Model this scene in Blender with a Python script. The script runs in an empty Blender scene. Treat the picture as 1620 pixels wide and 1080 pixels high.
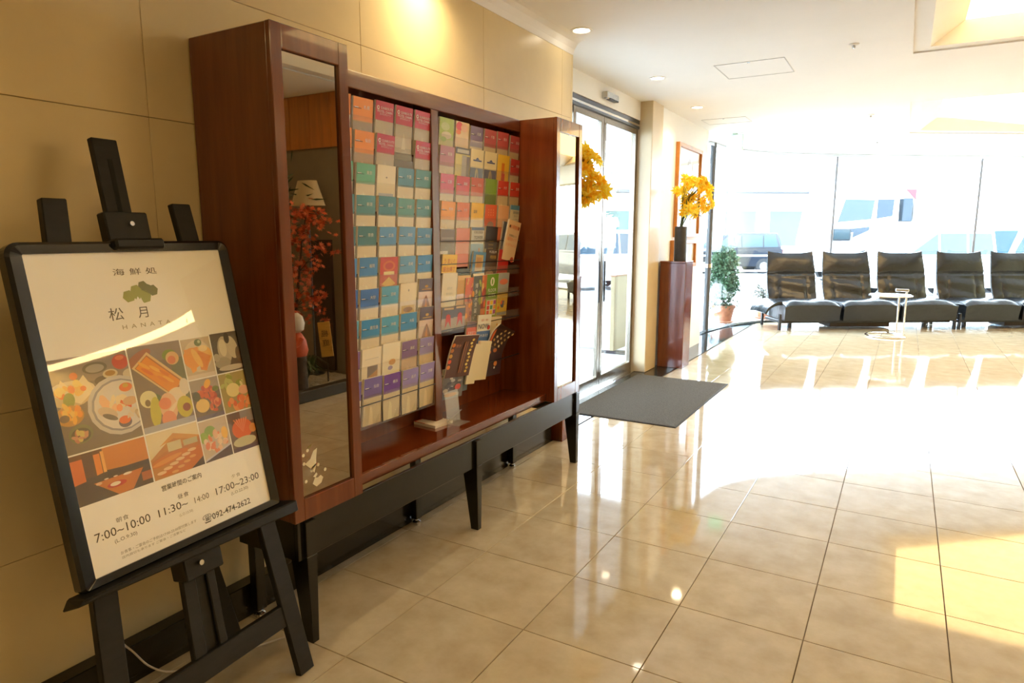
import bpy, bmesh, math, random
from mathutils import Vector, Matrix, noise as mnoise
from mathutils.geometry import tessellate_polygon

scene = bpy.context.scene
COL = scene.collection
PI = math.pi
H = 1.5          # camera height above the marble floor
CEIL = 2.88      # ceiling height
WX = -2.2        # face of the marble wall on the left

# ---------------------------------------------------------------- camera
yaw, pitch, roll = (math.radians(a) for a in (-30.25, -9.05, 0.053))
fwd = Vector((math.sin(yaw)*math.cos(pitch), math.cos(yaw)*math.cos(pitch), math.sin(pitch)))
rgt = Vector((math.cos(yaw), -math.sin(yaw), 0))
upv = rgt.cross(fwd)
r2 = rgt*math.cos(roll) + upv*math.sin(roll)
u2 = -rgt*math.sin(roll) + upv*math.cos(roll)
cam_d = bpy.data.cameras.new('camera')
cam_d.sensor_width = 36.0
cam_d.lens = 36.0*1057.5/1620.0
cam_d.clip_start, cam_d.clip_end = 0.05, 300
cam = bpy.data.objects.new('camera', cam_d)
COL.objects.link(cam)
m = Matrix((r2, u2, -fwd)).transposed().to_4x4()
m.translation = (0, 0, H)
cam.matrix_world = m
scene.camera = cam

# ---------------------------------------------------------------- sky, exposure
SKY = 16.5
world = bpy.data.worlds.new('overcast_sky')
scene.world = world
world.use_nodes = True
bg = world.node_tree.nodes['Background']
bg.inputs['Color'].default_value = (0.76, 0.92, 1.10, 1)
bg.inputs['Strength'].default_value = SKY
scene.view_settings.view_transform = 'Standard'
scene.view_settings.look = 'None'
scene.view_settings.gamma = 1.0
scene.view_settings.use_curve_mapping = False
scene.view_settings.exposure = 0.55
LAMPTINT = (1.0, 0.68, 0.29)     # warm white of the coffer and cove lamps
LAMP_W = 52.0
WALLWARM = (1.0, 0.78, 0.46)      # the row of downlights along the marble wall
COFFER_E = 5.5

# ---------------------------------------------------------------- materials
MATS = {}
def lin(c):
    return tuple((x/12.92 if x <= 0.04045 else ((x+0.055)/1.055)**2.4) for x in (v/255.0 for v in c))
def pbr(name, col, rough=0.5, metal=0.0, coat=0.0, var=0.0, scale=8.0, bump=0.0, col2=None,
        stretch=(1, 1, 1), rnd=0.0, emit=0.0, spec=0.5, trans=0.0, alpha=1.0, coords='Object', sheen=0.0, bscale=None):
    """one principled material; var mixes in a noise-driven second colour"""
    if name in MATS: return MATS[name]
    mt = bpy.data.materials.new(name); mt.use_nodes = True
    nt = mt.node_tree; b = nt.nodes['Principled BSDF']
    b.inputs['Base Color'].default_value = (*col, 1)
    b.inputs['Roughness'].default_value = rough
    b.inputs['Metallic'].default_value = metal
    b.inputs['Coat Weight'].default_value = coat
    b.inputs['Coat Roughness'].default_value = 0.04
    b.inputs['Specular IOR Level'].default_value = spec
    b.inputs['Sheen Weight'].default_value = sheen
    b.inputs['Transmission Weight'].default_value = trans
    if emit:
        b.inputs['Emission Color'].default_value = (*col, 1)
        b.inputs['Emission Strength'].default_value = emit
    if var or bump or rnd:
        tc = nt.nodes.new('ShaderNodeTexCoord'); mp = nt.nodes.new('ShaderNodeMapping')
        mp.inputs['Scale'].default_value = stretch
        if coords == 'World':
            geo = nt.nodes.new('ShaderNodeNewGeometry'); nt.links.new(geo.outputs['Position'], mp.inputs['Vector'])
        else:
            nt.links.new(tc.outputs[coords], mp.inputs['Vector'])
        nz = nt.nodes.new('ShaderNodeTexNoise')
        nz.inputs['Scale'].default_value = scale; nz.inputs['Detail'].default_value = 6; nz.inputs['Roughness'].default_value = 0.6
        nt.links.new(mp.outputs['Vector'], nz.inputs['Vector'])
        if var:
            rp = nt.nodes.new('ShaderNodeValToRGB')
            c2 = col2 or tuple(min(1, c*(1+var)) for c in col)
            c1 = col if col2 else tuple(c*(1-var) for c in col)
            rp.color_ramp.elements[0].position = 0.32; rp.color_ramp.elements[0].color = (*c1, 1)
            rp.color_ramp.elements[1].position = 0.68; rp.color_ramp.elements[1].color = (*c2, 1)
            nt.links.new(nz.outputs['Fac'], rp.inputs['Fac'])
            out = rp.outputs['Color']
            if rnd:
                oi = nt.nodes.new('ShaderNodeObjectInfo')
                hs = nt.nodes.new('ShaderNodeHueSaturation')
                mr = nt.nodes.new('ShaderNodeMapRange')
                mr.inputs['To Min'].default_value = 1-rnd; mr.inputs['To Max'].default_value = 1+rnd
                nt.links.new(oi.outputs['Random'], mr.inputs['Value'])
                nt.links.new(mr.outputs['Result'], hs.inputs['Value'])
                nt.links.new(out, hs.inputs['Color']); out = hs.outputs['Color']
            nt.links.new(out, b.inputs['Base Color'])
        if bump:
            src = nz
            if bscale:
                src = nt.nodes.new('ShaderNodeTexNoise'); src.inputs['Scale'].default_value = bscale
                src.inputs['Detail'].default_value = 4
                nt.links.new(mp.outputs['Vector'], src.inputs['Vector'])
            bp = nt.nodes.new('ShaderNodeBump'); bp.inputs['Strength'].default_value = bump
            bp.inputs['Distance'].default_value = 0.01
            nt.links.new(src.outputs['Fac'], bp.inputs['Height']); nt.links.new(bp.outputs['Normal'], b.inputs['Normal'])
    MATS[name] = mt
    return mt
def flat(r, g, b, rough=0.55):
    """printed ink or paint given as an sRGB colour"""
    return pbr('ink_%d_%d_%d_%d' % (r, g, b, int(rough*100)), lin((r, g, b)), rough)
def glass(name, tint=(0.96, 0.98, 0.98), ior=1.45, rough=0.0, haze=0.0):
    if name in MATS: return MATS[name]
    mt = bpy.data.materials.new(name); mt.use_nodes = True; nt = mt.node_tree; nt.nodes.clear()
    o = nt.nodes.new('ShaderNodeOutputMaterial'); mx = nt.nodes.new('ShaderNodeMixShader')
    t = nt.nodes.new('ShaderNodeBsdfTransparent'); g = nt.nodes.new('ShaderNodeBsdfGlossy'); f = nt.nodes.new('ShaderNodeFresnel')
    t.inputs['Color'].default_value = (*tint, 1); g.inputs['Roughness'].default_value = rough
    # one curve for both faces of the sheet, so that it does not turn to a mirror from inside
    ge = nt.nodes.new('ShaderNodeNewGeometry'); mr = nt.nodes.new('ShaderNodeMapRange')
    mr.inputs['To Min'].default_value = ior; mr.inputs['To Max'].default_value = 1.0/ior
    nt.links.new(ge.outputs['Backfacing'], mr.inputs['Value']); nt.links.new(mr.outputs['Result'], f.inputs['IOR'])
    nt.links.new(f.outputs['Fac'], mx.inputs['Fac'])
    src = t.outputs[0]
    if haze:
        m2 = nt.nodes.new('ShaderNodeMixShader'); d = nt.nodes.new('ShaderNodeBsdfDiffuse')
        d.inputs['Color'].default_value = (0.8, 0.8, 0.76, 1); m2.inputs['Fac'].default_value = haze
        nt.links.new(t.outputs[0], m2.inputs[1]); nt.links.new(d.outputs[0], m2.inputs[2]); src = m2.outputs[0]
    nt.links.new(src, mx.inputs[1]); nt.links.new(g.outputs[0], mx.inputs[2]); nt.links.new(mx.outputs[0], o.inputs[0])
    MATS[name] = mt
    return mt
def lamp_mat(name, col, s):
    if name in MATS: return MATS[name]
    mt = bpy.data.materials.new(name); mt.use_nodes = True; nt = mt.node_tree; nt.nodes.clear()
    o = nt.nodes.new('ShaderNodeOutputMaterial'); e = nt.nodes.new('ShaderNodeEmission')
    e.inputs['Color'].default_value = (*col, 1); e.inputs['Strength'].default_value = s
    nt.links.new(e.outputs[0], o.inputs[0]); MATS[name] = mt
    return mt

M_TILE = pbr('marble_floor', (0.47, 0.385, 0.25), 0.05, var=0.1, scale=7, col2=(0.58, 0.495, 0.345), rnd=0.045, coords='World', spec=0.62, bump=0.012, bscale=3)
M_JOINT = pbr('floor_joint', (0.20, 0.14, 0.08), 0.8)
M_GRANITE = pbr('black_granite', (0.012, 0.016, 0.018), 0.06, var=0.5, scale=60, col2=(0.03, 0.04, 0.042), coords='World')
M_BASE = pbr('black_baseboard', (0.012, 0.011, 0.010), 0.18, var=0.3, scale=20)
M_WALL = pbr('cream_marble_wall', (0.70, 0.56, 0.30), 0.32, var=0.05, scale=2.2, rnd=0.025, coords='World')
M_WJOINT = pbr('wall_joint', (0.42, 0.33, 0.17), 0.8)
M_WHITE = pbr('white_paint', (0.80, 0.79, 0.76), 0.6, var=0.02, scale=3)
M_CEIL = pbr('ceiling_paint', (0.84, 0.83, 0.81), 0.7, var=0.015, scale=2)
M_PILL = pbr('pilaster_stone', (0.62, 0.50, 0.31), 0.35, var=0.06, scale=4)
M_MAHO = pbr('mahogany', (0.115, 0.021, 0.0045), 0.21, coat=0.55, var=0.5, scale=3.5, col2=(0.19, 0.040, 0.0085), stretch=(6, 6, 0.5), bump=0.01)
M_MAHO_H = pbr('mahogany_horizontal', (0.115, 0.021, 0.0045), 0.21, coat=0.55, var=0.5, scale=3.5, col2=(0.19, 0.040, 0.0085), stretch=(6, 0.5, 6), bump=0.01)
M_SHELF = pbr('mahogany_polished', (0.115, 0.021, 0.0045), 0.06, coat=0.8, var=0.5, scale=3.5, col2=(0.19, 0.040, 0.0085), stretch=(6, 0.5, 6))
M_BLACKW = pbr('black_lacquer', (0.009, 0.008, 0.007), 0.22, coat=0.1, spec=0.35, var=0.2, scale=10)
M_EASEL = pbr('black_stained_wood', (0.009, 0.0085, 0.008), 0.45, var=0.3, scale=12, stretch=(1, 1, 4), spec=0.3)
M_FRAME = pbr('black_frame_gloss', (0.008, 0.008, 0.009), 0.14)
M_MIRROR = pbr('bronze_mirror', (0.40, 0.335, 0.24), 0.012, metal=1.0)
M_CHROME = pbr('chrome', (0.78, 0.78, 0.78), 0.09, metal=1.0)
M_STEEL = pbr('brushed_steel', (0.52, 0.52, 0.51), 0.24, metal=1.0)
M_DARKSTEEL = pbr('dark_steel', (0.10, 0.11, 0.13), 0.3, metal=0.9)
M_LEATHER = pbr('black_leather', (0.006, 0.0075, 0.010), 0.26, var=0.25, scale=5, bump=1.0, bscale=8, spec=0.55)
M_SEAM = pbr('leather_seam', (0.004, 0.004, 0.004), 0.6)
M_BLKMETAL = pbr('black_metal', (0.008, 0.008, 0.010), 0.35)
M_MAT = pbr('entrance_mat', (0.050, 0.042, 0.029), 0.95, var=0.4, scale=90, bump=0.8, col2=(0.095, 0.08, 0.057))
M_MATEDGE = pbr('mat_rubber', (0.02, 0.019, 0.017), 0.7)
M_TERRA = pbr('terracotta', (0.36, 0.13, 0.055), 0.7, var=0.2, scale=12)
M_SOIL = pbr('soil', (0.05, 0.035, 0.02), 0.95)
M_GLASS = glass('window_glass')
M_ACRYL = glass('clear_acrylic', (0.98, 0.97, 0.95), 1.25, 0.05, 0.05)
M_ACRYLW = glass('milky_acrylic', (0.93, 0.92, 0.90), 1.4, 0.1, 0.22)
M_POSTERGLASS = glass('poster_glass', (0.99, 0.99, 0.98), 1.6, 0.02)
def petal_mat(name, c1, c2):
    """thin petal: diffuse mixed with light shining through"""
    mt = bpy.data.materials.new(name); mt.use_nodes = True; nt = mt.node_tree; nt.nodes.clear()
    o = nt.nodes.new('ShaderNodeOutputMaterial'); mx = nt.nodes.new('ShaderNodeMixShader'); mx.inputs['Fac'].default_value = 0.45
    d = nt.nodes.new('ShaderNodeBsdfDiffuse'); t = nt.nodes.new('ShaderNodeBsdfTranslucent'); nz = nt.nodes.new('ShaderNodeTexNoise'); nz.inputs['Scale'].default_value = 9
    rp = nt.nodes.new('ShaderNodeValToRGB'); rp.color_ramp.elements[0].color = (*c1, 1); rp.color_ramp.elements[1].color = (*c2, 1); rp.color_ramp.elements[0].position = 0.35; rp.color_ramp.elements[1].position = 0.65
    nt.links.new(nz.outputs['Fac'], rp.inputs['Fac'])
    for s_ in (d, t): nt.links.new(rp.outputs['Color'], s_.inputs['Color'])
    nt.links.new(d.outputs[0], mx.inputs[1]); nt.links.new(t.outputs[0], mx.inputs[2]); nt.links.new(mx.outputs[0], o.inputs[0])
    MATS[name] = mt; return mt
M_PETAL = petal_mat('yellow_petal', (0.98, 0.72, 0.03), (0.98, 0.90, 0.18))
M_PETAL2 = petal_mat('orange_petal', (0.95, 0.46, 0.015), (0.98, 0.70, 0.05))
M_STEM = pbr('green_stem', (0.05, 0.09, 0.02), 0.6)
M_LEAF = pbr('dark_leaf', (0.03, 0.07, 0.02), 0.45, var=0.3, scale=10)
M_CONIF = pbr('conifer_green', (0.035, 0.10, 0.045), 0.6, var=0.4, scale=5, col2=(0.08, 0.17, 0.08))
M_BARK = pbr('bark', (0.07, 0.045, 0.03), 0.85, var=0.3, scale=20)
M_MAPLE = pbr('red_maple_leaf', (0.42, 0.035, 0.012), 0.5, var=0.4, scale=14, col2=(0.60, 0.13, 0.02))
M_GRAVEL = pbr('grey_gravel', (0.30, 0.27, 0.22), 0.9, var=0.5, scale=70, bump=1.0, col2=(0.5, 0.46, 0.4))
M_ORANGEW = pbr('orange_wood', (0.55, 0.20, 0.035), 0.3, coat=0.3, var=0.2, scale=3, stretch=(6, 6, 0.5))
M_PICWOOD = pbr('picture_frame_wood', (0.50, 0.19, 0.03), 0.35, var=0.2, scale=6)
M_VASE = pbr('dark_grey_vase', (0.035, 0.033, 0.03), 0.5, var=0.2, scale=14)
M_PLASTER = pbr('grey_plaster', (0.26, 0.23, 0.19), 0.7, var=0.08, scale=3)
M_ASPH = pbr('asphalt', (0.30, 0.30, 0.30), 0.85, var=0.1, scale=4)
M_PAVE = pbr('pale_pavement', (0.62, 0.62, 0.61), 0.8, var=0.06, scale=3)
M_BLDG = pbr('pale_facade', (0.72, 0.73, 0.73), 0.8, var=0.04, scale=1)
M_CARDARK = pbr('dark_blue_car_paint', (0.003, 0.007, 0.015), 0.3, coat=0.1, spec=0.3, var=0.1, scale=2)
M_CARWHITE = pbr('white_car_paint', (0.75, 0.76, 0.77), 0.3, coat=0.5, var=0.02, scale=2)
M_CARGLASS = pbr('car_glass', (0.02, 0.045, 0.06), 0.05, spec=0.9)
M_CARGLASS2 = pbr('pale_blue_car_glass', (0.012, 0.030, 0.048), 0.1, spec=0.25)
M_RUBBER = pbr('tyre_rubber', (0.015, 0.015, 0.015), 0.8)
M_PLASTIC = pbr('grey_plastic', (0.25, 0.25, 0.25), 0.45)
M_CREAMP = pbr('white_cable', (0.6, 0.56, 0.5), 0.5)
M_PAPER = flat(240, 232, 214)

# ---------------------------------------------------------------- mesh helpers
def wo(o):
    v = Vector((0, 0, 0))
    while o is not None:
        v += o.location; o = o.parent
    return v
def empty(name, loc=(0, 0, 0)):
    o = bpy.data.objects.new(name, None); COL.objects.link(o); o.location = loc
    o.empty_display_size = 0.1
    return o
def tag(o, label, cat, group=None):
    o['label'] = label; o['category'] = cat
    if group: o['group'] = group
    return o
def kind(o, k, label=None):
    o['kind'] = k
    if label: o['label'] = label
    return o
def bezel_all(bm, w, seg=1):
    es = [e for e in bm.edges if len(e.link_faces) == 2 and e.calc_face_angle(0) > 0.6]
    if es: bmesh.ops.bevel(bm, geom=es, offset=w, segments=seg, affect='EDGES', profile=0.6)
class MB:
    """collects shapes given in world space (through self.T) and links them as one mesh"""
    def __init__(s, T=None): s.v = []; s.f = []; s.m = []; s.T = T
    def P(s, p):
        p = Vector(p); s.v.append(s.T @ p if s.T is not None else p); return len(s.v)-1
    def face(s, pts, m=0):
        s.f.append([s.P(p) for p in pts]); s.m.append(m); return s
    def box(s, x0, x1, y0, y1, z0, z1, m=0):
        c = [(x, y, z) for x in (x0, x1) for y in (y0, y1) for z in (z0, z1)]
        i = [s.P(p) for p in c]
        for q in ((0, 1, 3, 2), (4, 6, 7, 5), (0, 4, 5, 1), (2, 3, 7, 6), (0, 2, 6, 4), (1, 5, 7, 3)):
            s.f.append([i[k] for k in q]); s.m.append(m)
        return s
    def hexa(s, bot, top, m=0):
        """two loops of equal length joined, both capped"""
        n = len(bot); a = [s.P(p) for p in bot]; b = [s.P(p) for p in top]
        s.f.append(a[::-1]); s.f.append(b); s.m += [m, m]
        for i in range(n):
            j = (i+1) % n; s.f.append([a[i], a[j], b[j], b[i]]); s.m.append(m)
        return s
    def extrude(s, loop, vec, m=0):
        vec = Vector(vec); return s.hexa([Vector(p) for p in loop], [Vector(p)+vec for p in loop], m)
    def rings(s, rings, m=0, cap=True, closed=True):
        idx = [[s.P(p) for p in r] for r in rings]; n = len(idx[0])
        for a, b in zip(idx, idx[1:]):
            for i in range(n if closed else n-1):
                j = (i+1) % n; s.f.append([a[i], a[j], b[j], b[i]]); s.m.append(m)
        if cap:
            s.f.append(idx[0][::-1]); s.f.append(idx[-1]); s.m += [m, m]
        return s
    def tube(s, pts, r, seg=8, m=0):
        pts = [Vector(p) for p in pts]; rr = r if isinstance(r, (list, tuple)) else [r]*len(pts); rings = []
        for i, p in enumerate(pts):
            d = (pts[min(i+1, len(pts)-1)] - pts[max(i-1, 0)]).normalized()
            a = d.orthogonal().normalized() if i == 0 else (a0 - d*a0.dot(d)).normalized()
            a0 = a; b = d.cross(a)
            rings.append([p + (a*math.cos(2*PI*k/seg) + b*math.sin(2*PI*k/seg))*rr[i] for k in range(seg)])
        return s.rings(rings, m)
    def lathe(s, c, prof, seg=20, m=0):
        c = Vector(c)
        return s.rings([[c + Vector((r*math.cos(2*PI*k/seg), r*math.sin(2*PI*k/seg), z)) for k in range(seg)] for r, z in prof], m)
    def torus(s, c, R, r, seg=32, rs=8, m=0, a0=0.0, a1=2*PI):
        full = abs(a1-a0-2*PI) < 1e-6
        n = seg if full else seg+1
        pts = [Vector(c)+Vector((R*math.cos(a0+(a1-a0)*k/seg), R*math.sin(a0+(a1-a0)*k/seg), 0)) for k in range(n)]
        rings = []
        for k in range(n):
            a = a0+(a1-a0)*k/seg; e = Vector((math.cos(a), math.sin(a), 0))
            rings.append([pts[k] + e*r*math.cos(2*PI*j/rs) + Vector((0, 0, r*math.sin(2*PI*j/rs))) for j in range(rs)])
        if full: rings.append(rings[0]); return s.rings(rings, m, cap=False)
        return s.rings(rings, m)
    def grid(s, fn, nu, nv, m=0):
        idx = [[s.P(fn(i/nu, j/nv)) for j in range(nv+1)] for i in range(nu+1)]
        for i in range(nu):
            for j in range(nv):
                s.f.append([idx[i][j], idx[i+1][j], idx[i+1][j+1], idx[i][j+1]]); s.m.append(m)
        return s
    def build(s, name, mats, parent=None, smooth=False, bevel=0.0, seg=1, origin=None, weld=False):
        if not isinstance(mats, (list, tuple)): mats = [mats]
        off = wo(parent) if parent is not None else Vector((0, 0, 0))
        org = Vector(origin) if origin is not None else (Vector((0, 0, 0)) if parent is None else off)
        me = bpy.data.meshes.new(name)
        me.from_pydata([tuple(p-org) for p in s.v], [], s.f)
        for mt in mats: me.materials.append(mt)
        me.polygons.foreach_set('material_index', s.m)
        bm = bmesh.new(); bm.from_mesh(me)
        if weld: bmesh.ops.remove_doubles(bm, verts=bm.verts, dist=1e-5)
        bmesh.ops.recalc_face_normals(bm, faces=bm.faces)
        if bevel: bezel_all(bm, bevel, seg)
        bm.to_mesh(me); bm.free()
        if smooth:
            me.polygons.foreach_set('use_smooth', [True]*len(me.polygons))
            try: me.set_sharp_from_angle(angle=math.radians(40))
            except Exception: pass
        o = bpy.data.objects.new(name, me); COL.objects.link(o)
        if parent is not None:
            o.parent = parent; o.location = org-off
        else:
            o.location = org
        return o
def share(name, src, loc, parent=None):
    o = src.copy(); o.name = name; COL.objects.link(o); o.location = loc; o.parent = parent
    return o
def text_mesh(mb, s, org, u, v, size, m=0, align='CENTER', space=1.0, bold=0.0):
    """adds lettering to mb on the plane org,u,v"""
    cu = bpy.data.curves.new('lettering', 'FONT'); cu.body = s; cu.size = size; cu.align_x = align
    cu.resolution_u = 2; cu.space_character = space; cu.offset = bold
    ob = bpy.data.objects.new('lettering_source', cu); COL.objects.link(ob)
    dg = bpy.context.evaluated_depsgraph_get(); ev = ob.evaluated_get(dg); me = ev.to_mesh()
    org = Vector(org); base = len(mb.v)
    for p in me.vertices: mb.P(org + Vector(u)*p.co.x + Vector(v)*p.co.y)
    for f in me.polygons: mb.f.append([base+i for i in f.vertices]); mb.m.append(m)
    ev.to_mesh_clear(); bpy.data.objects.remove(ob); bpy.data.curves.remove(cu)
def clip_poly(poly, clip):
    """Sutherland-Hodgman, clip is convex and counter-clockwise"""
    out = poly
    for i in range(len(clip)):
        a, b = clip[i], clip[(i+1) % len(clip)]
        def side(p): return (b[0]-a[0])*(p[1]-a[1])-(b[1]-a[1])*(p[0]-a[0])
        src, out = out, []
        for k in range(len(src)):
            p, q = src[k], src[(k+1) % len(src)]
            sp, sq = side(p), side(q)
            if sp >= 0: out.append(p)
            if sp*sq < 0:
                t = sp/(sp-sq); out.append((p[0]+(q[0]-p[0])*t, p[1]+(q[1]-p[1])*t))
        if len(out) < 3: return []
    return out
def area(poly): return abs(sum(poly[i][0]*poly[(i+1) % len(poly)][1]-poly[(i+1) % len(poly)][0]*poly[i][1] for i in range(len(poly))))/2
def project(p):
    d = Vector(p)-Vector((0, 0, H)); z = d.dot(fwd)
    if z < 0.05: return None
    return 810+1057.5*d.dot(r2)/z, 540-1057.5*d.dot(u2)/z
R = random.Random(7)
ORD = ['first', 'second', 'third', 'fourth', 'fifth', 'sixth', 'seventh', 'eighth', 'ninth', 'tenth']

# ================================================================ THE SETTING
# plan of the curved window wall (interior side), from the left wall to the right wall
CP = [(-2.60, 8.7), (-2.66, 9.4), (-2.68, 10.0), (-2.64, 10.6), (-2.50, 11.4), (-2.20, 12.05), (-1.80, 12.5), (-1.134, 13.08),
      (-0.25, 13.74), (1.047, 14.65), (3.2, 16.08), (5.2, 17.36), (7.4, 18.77)]
def catmull(P, n=8):
    out = []
    for i in range(1, len(P)-2):
        p0, p1, p2, p3 = P[i-1], P[i], P[i+1], P[i+2]
        for k in range(n):
            t = k/n
            out.append(tuple(0.5*((2*p1[a])+(-p0[a]+p2[a])*t+(2*p0[a]-5*p1[a]+4*p2[a]-p3[a])*t*t+(-p0[a]+3*p1[a]-3*p2[a]+p3[a])*t**3) for a in (0, 1)))
    out.append(P[-2]); return out
CURVE = catmull(CP)
def offs(poly, d):
    out = []
    for i, p in enumerate(poly):
        a = poly[max(i-1, 0)]; b = poly[min(i+1, len(poly)-1)]
        t = Vector((b[0]-a[0], b[1]-a[1])).normalized()
        out.append((p[0]+t.y*d, p[1]-t.x*d))
    return out
XR, YB = 5.6, -3.0
INNER = [p for p in offs(CURVE, 0.09)]
ROOM = [(-2.155, YB), (XR, YB)] + [p for p in reversed(INNER) if p[0] < XR]
ROOM = [p for p in ROOM if p[0] >= -2.16] 

# ---- floor: slab, tiles, granite border
sl = MB()
slab = [(-2.75, YB), (XR+0.1, YB)] + [p for p in reversed(offs(CURVE, -0.12)) if p[0] < XR+0.1]
sl.extrude([(x, y, -0.16) for x, y in slab], (0, 0, 0.148))
floor = kind(sl.build('floor', M_JOINT), 'structure', 'polished beige marble tile floor of the lobby')
TS, TX, TY, GAP = 0.470, -0.685, 3.008, 0.0016
def tile_mb(poly, z0=-0.012, c=0.0012):
    cx = sum(p[0] for p in poly)/len(poly); cy = sum(p[1] for p in poly)/len(poly)
    def inset(d): 
        out = []
        for x, y in poly:
            v = Vector((x-cx, y-cy)); l = max(v.length, 1e-4); out.append((x-v.x/l*d*1.3, y-v.y/l*d*1.3))
        return out
    b = MB(); i1 = inset(c)
    b.rings([[(x, y, z0) for x, y in poly], [(x, y, -c) for x, y in poly], [(x, y, 0) for x, y in i1]], cap=False)
    b.face([(x, y, 0) for x, y in i1])
    return b
tile_src = None
rest = MB(); cand = []
for i in range(-5, 15):
    for j in range(-13, 33):
        x0, y0 = TX+i*TS, TY+j*TS
        sq = [(x0+GAP, y0+GAP), (x0+TS-GAP, y0+GAP), (x0+TS-GAP, y0+TS-GAP), (x0+GAP, y0+TS-GAP)]
        pl = clip_poly(sq, ROOM)
        if len(pl) < 3 or area(pl) < 0.0008: continue
        c = (sum(p[0] for p in pl)/len(pl), sum(p[1] for p in pl)/len(pl))
        vis = False
        for p in pl+[c]:
            q = project((p[0], p[1], 0))
            if q and -40 < q[0] < 1660 and -40 < q[1] < 1120: vis = True
        cand.append((math.hypot(*c), vis and c[1] < 9.2, abs(area(pl)-area(sq)) < 1e-6, pl, c))
cand.sort(key=lambda t: t[0])
n_t = 0
for d, vis, full, pl, c in cand:
    if vis and n_t < 300:
        n_t += 1
        if full and tile_src is not None:
            share('tile', tile_src, (c[0], c[1], 0), floor)
        else:
            o = tile_mb(pl).build('tile', M_TILE, floor, origin=(c[0], c[1], 0))
            if full: tile_src = o
    else:
        t = tile_mb(pl); b = len(rest.v); rest.v += t.v; rest.f += [[b+k for k in f] for f in t.f]; rest.m += t.m
kind(rest.build('tile_field', M_TILE, floor), 'stuff', 'far and hidden beige marble tiles of the floor')
bd = MB()
left_edge = [p for p in INNER if p[0] < -2.155]
poly = [(-2.155-0.003, 4.2), (-2.155-0.003, left_edge[-1][1])] + list(reversed(left_edge)) + [(-2.54, 8.7), (-2.54, 4.2)]
bd.extrude([(x, y, -0.012) for x, y in poly], (0, 0, 0.0118))
bd.build('granite_border', M_GRANITE, floor)
ring = MB()
a, b2 = offs(CURVE, 0.085), offs(CURVE, 0.0)
ring.rings([[(a[i][0], a[i][1], -0.012), (b2[i][0], b2[i][1], -0.012), (b2[i][0], b2[i][1], 0.012), (a[i][0], a[i][1], 0.012)] for i in range(len(a)) if a[i][0] < XR], cap=True)
ring.build('window_kerb', M_GRANITE, floor)

# ---- left wall in marble panels with black baseboard
w = MB(); w.box(-2.75, WX-0.022, YB, 4.63, 0, CEIL+0.6)
wall_left = kind(w.build('wall_left', M_WJOINT), 'structure', 'cream marble panelled wall behind the brochure cabinet')
ZJ = [0.0, 0.545, 0.992, 1.438, 1.884, 2.346, 2.79]
YJ = [YB] + [0.353+1.03*k for k in range(-3, 5)] + [4.63]
YJ = sorted(y for y in YJ if YB <= y <= 4.63)
for zi in range(len(ZJ)-1):
    for yi in range(len(YJ)-1):
        y0, y1, z0, z1 = YJ[yi]+0.0006, YJ[yi+1]-0.0006, ZJ[zi]+0.0008, ZJ[zi+1]-0.0008
        b = MB(); b.box(WX-0.022, WX, y0, y1, z0, z1)
        b.build('marble_panel', M_WALL, wall_left, bevel=0.0015, origin=(WX, (y0+y1)/2, (z0+z1)/2))
b = MB(); b.box(-2.75, WX, 4.631, 4.65, 0, CEIL); b.build('marble_panel', M_WALL, wall_left)
b = MB(); b.extrude([(WX-0.022, YB, 2.79), (WX+0.001, YB, 2.79), (WX+0.012, YB, 2.825), (WX+0.035, YB, 2.86), (WX+0.07, YB, CEIL-0.004), (WX+0.10, YB, CEIL), (WX-0.022, YB, CEIL)], (0, 4.65-YB, 0))
kind(b.build('trim_1', M_CEIL), 'structure', 'cream cove moulding between marble wall and ceiling')
b = MB(); b.box(WX, -2.138, YB, 4.24, 0, 0.135)
kind(b.build('baseboard_left', M_BASE, bevel=0.003), 'structure', 'black skirting at the foot of the marble wall')

# ---- entrance recess, pilaster, white wall
b = MB(); b.box(-2.72, -2.52, 4.65, 7.0, 2.69, CEIL+0.02)
kind(b.build('wall_door_header', M_WHITE), 'structure', 'white wall strip above the sliding entrance doors')
b = MB(); b.box(-2.62, -2.383, 7.0, 7.35, 0, CEIL+0.02)
kind(b.build('trim_2', M_PILL, bevel=0.006), 'structure', 'yellow stone pilaster beside the entrance doors')
b = MB(); b.box(-2.62, -2.41, 7.35, 9.38, 0, CEIL+0.02)
kind(b.build('wall_white', M_WHITE), 'structure', 'white wall with the framed picture beyond the pilaster')

# ---- other walls of the lobby, only seen in the mirrors and reflections
b = MB(); b.box(XR, XR+0.15, YB, 17.6, 0, CEIL+0.6)
kind(b.build('wall_right', M_WALL), 'structure', 'cream wall on the far side of the lobby')
b = MB(); b.box(-2.75, XR+0.15, YB-0.15, YB, 0, CEIL+0.6)
kind(b.build('wall_back', M_WALL), 'structure', 'cream wall at the back of the lobby')

# ---- ceiling with lit coffers
COFFERS = [[(-0.07, 3.35), (1.05, 3.35), (1.05, 6.25), (-0.07, 6.25)],
           [(-0.08, 8.40), (2.6, 8.40), (2.6, 12.65), (-0.08, 10.94)],
           [(-0.07, -1.4), (1.05, -1.4), (1.05, 1.5), (-0.07, 1.5)]]
outer = [(-2.76, YB), (XR+0.15, YB)] + [p for p in reversed(offs(CURVE, -0.03)) if p[0] < XR+0.15] + [(-2.76, 8.7)]
loops = [[Vector((x, y, 0)) for x, y in outer]] + [[Vector((x, y, 0)) for x, y in c] for c in COFFERS]
tris = tessellate_polygon(loops); fl = [p for l in loops for p in l]
cb = MB()
for t in tris: cb.face([(fl[k].x, fl[k].y, CEIL) for k in t])
ou2 = [(-2.9, YB-0.1), (XR+0.2, YB-0.1)] + [p for p in reversed(offs(CURVE, -0.16)) if p[0] < XR+0.2] + [(-2.9, 8.7)]
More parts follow.
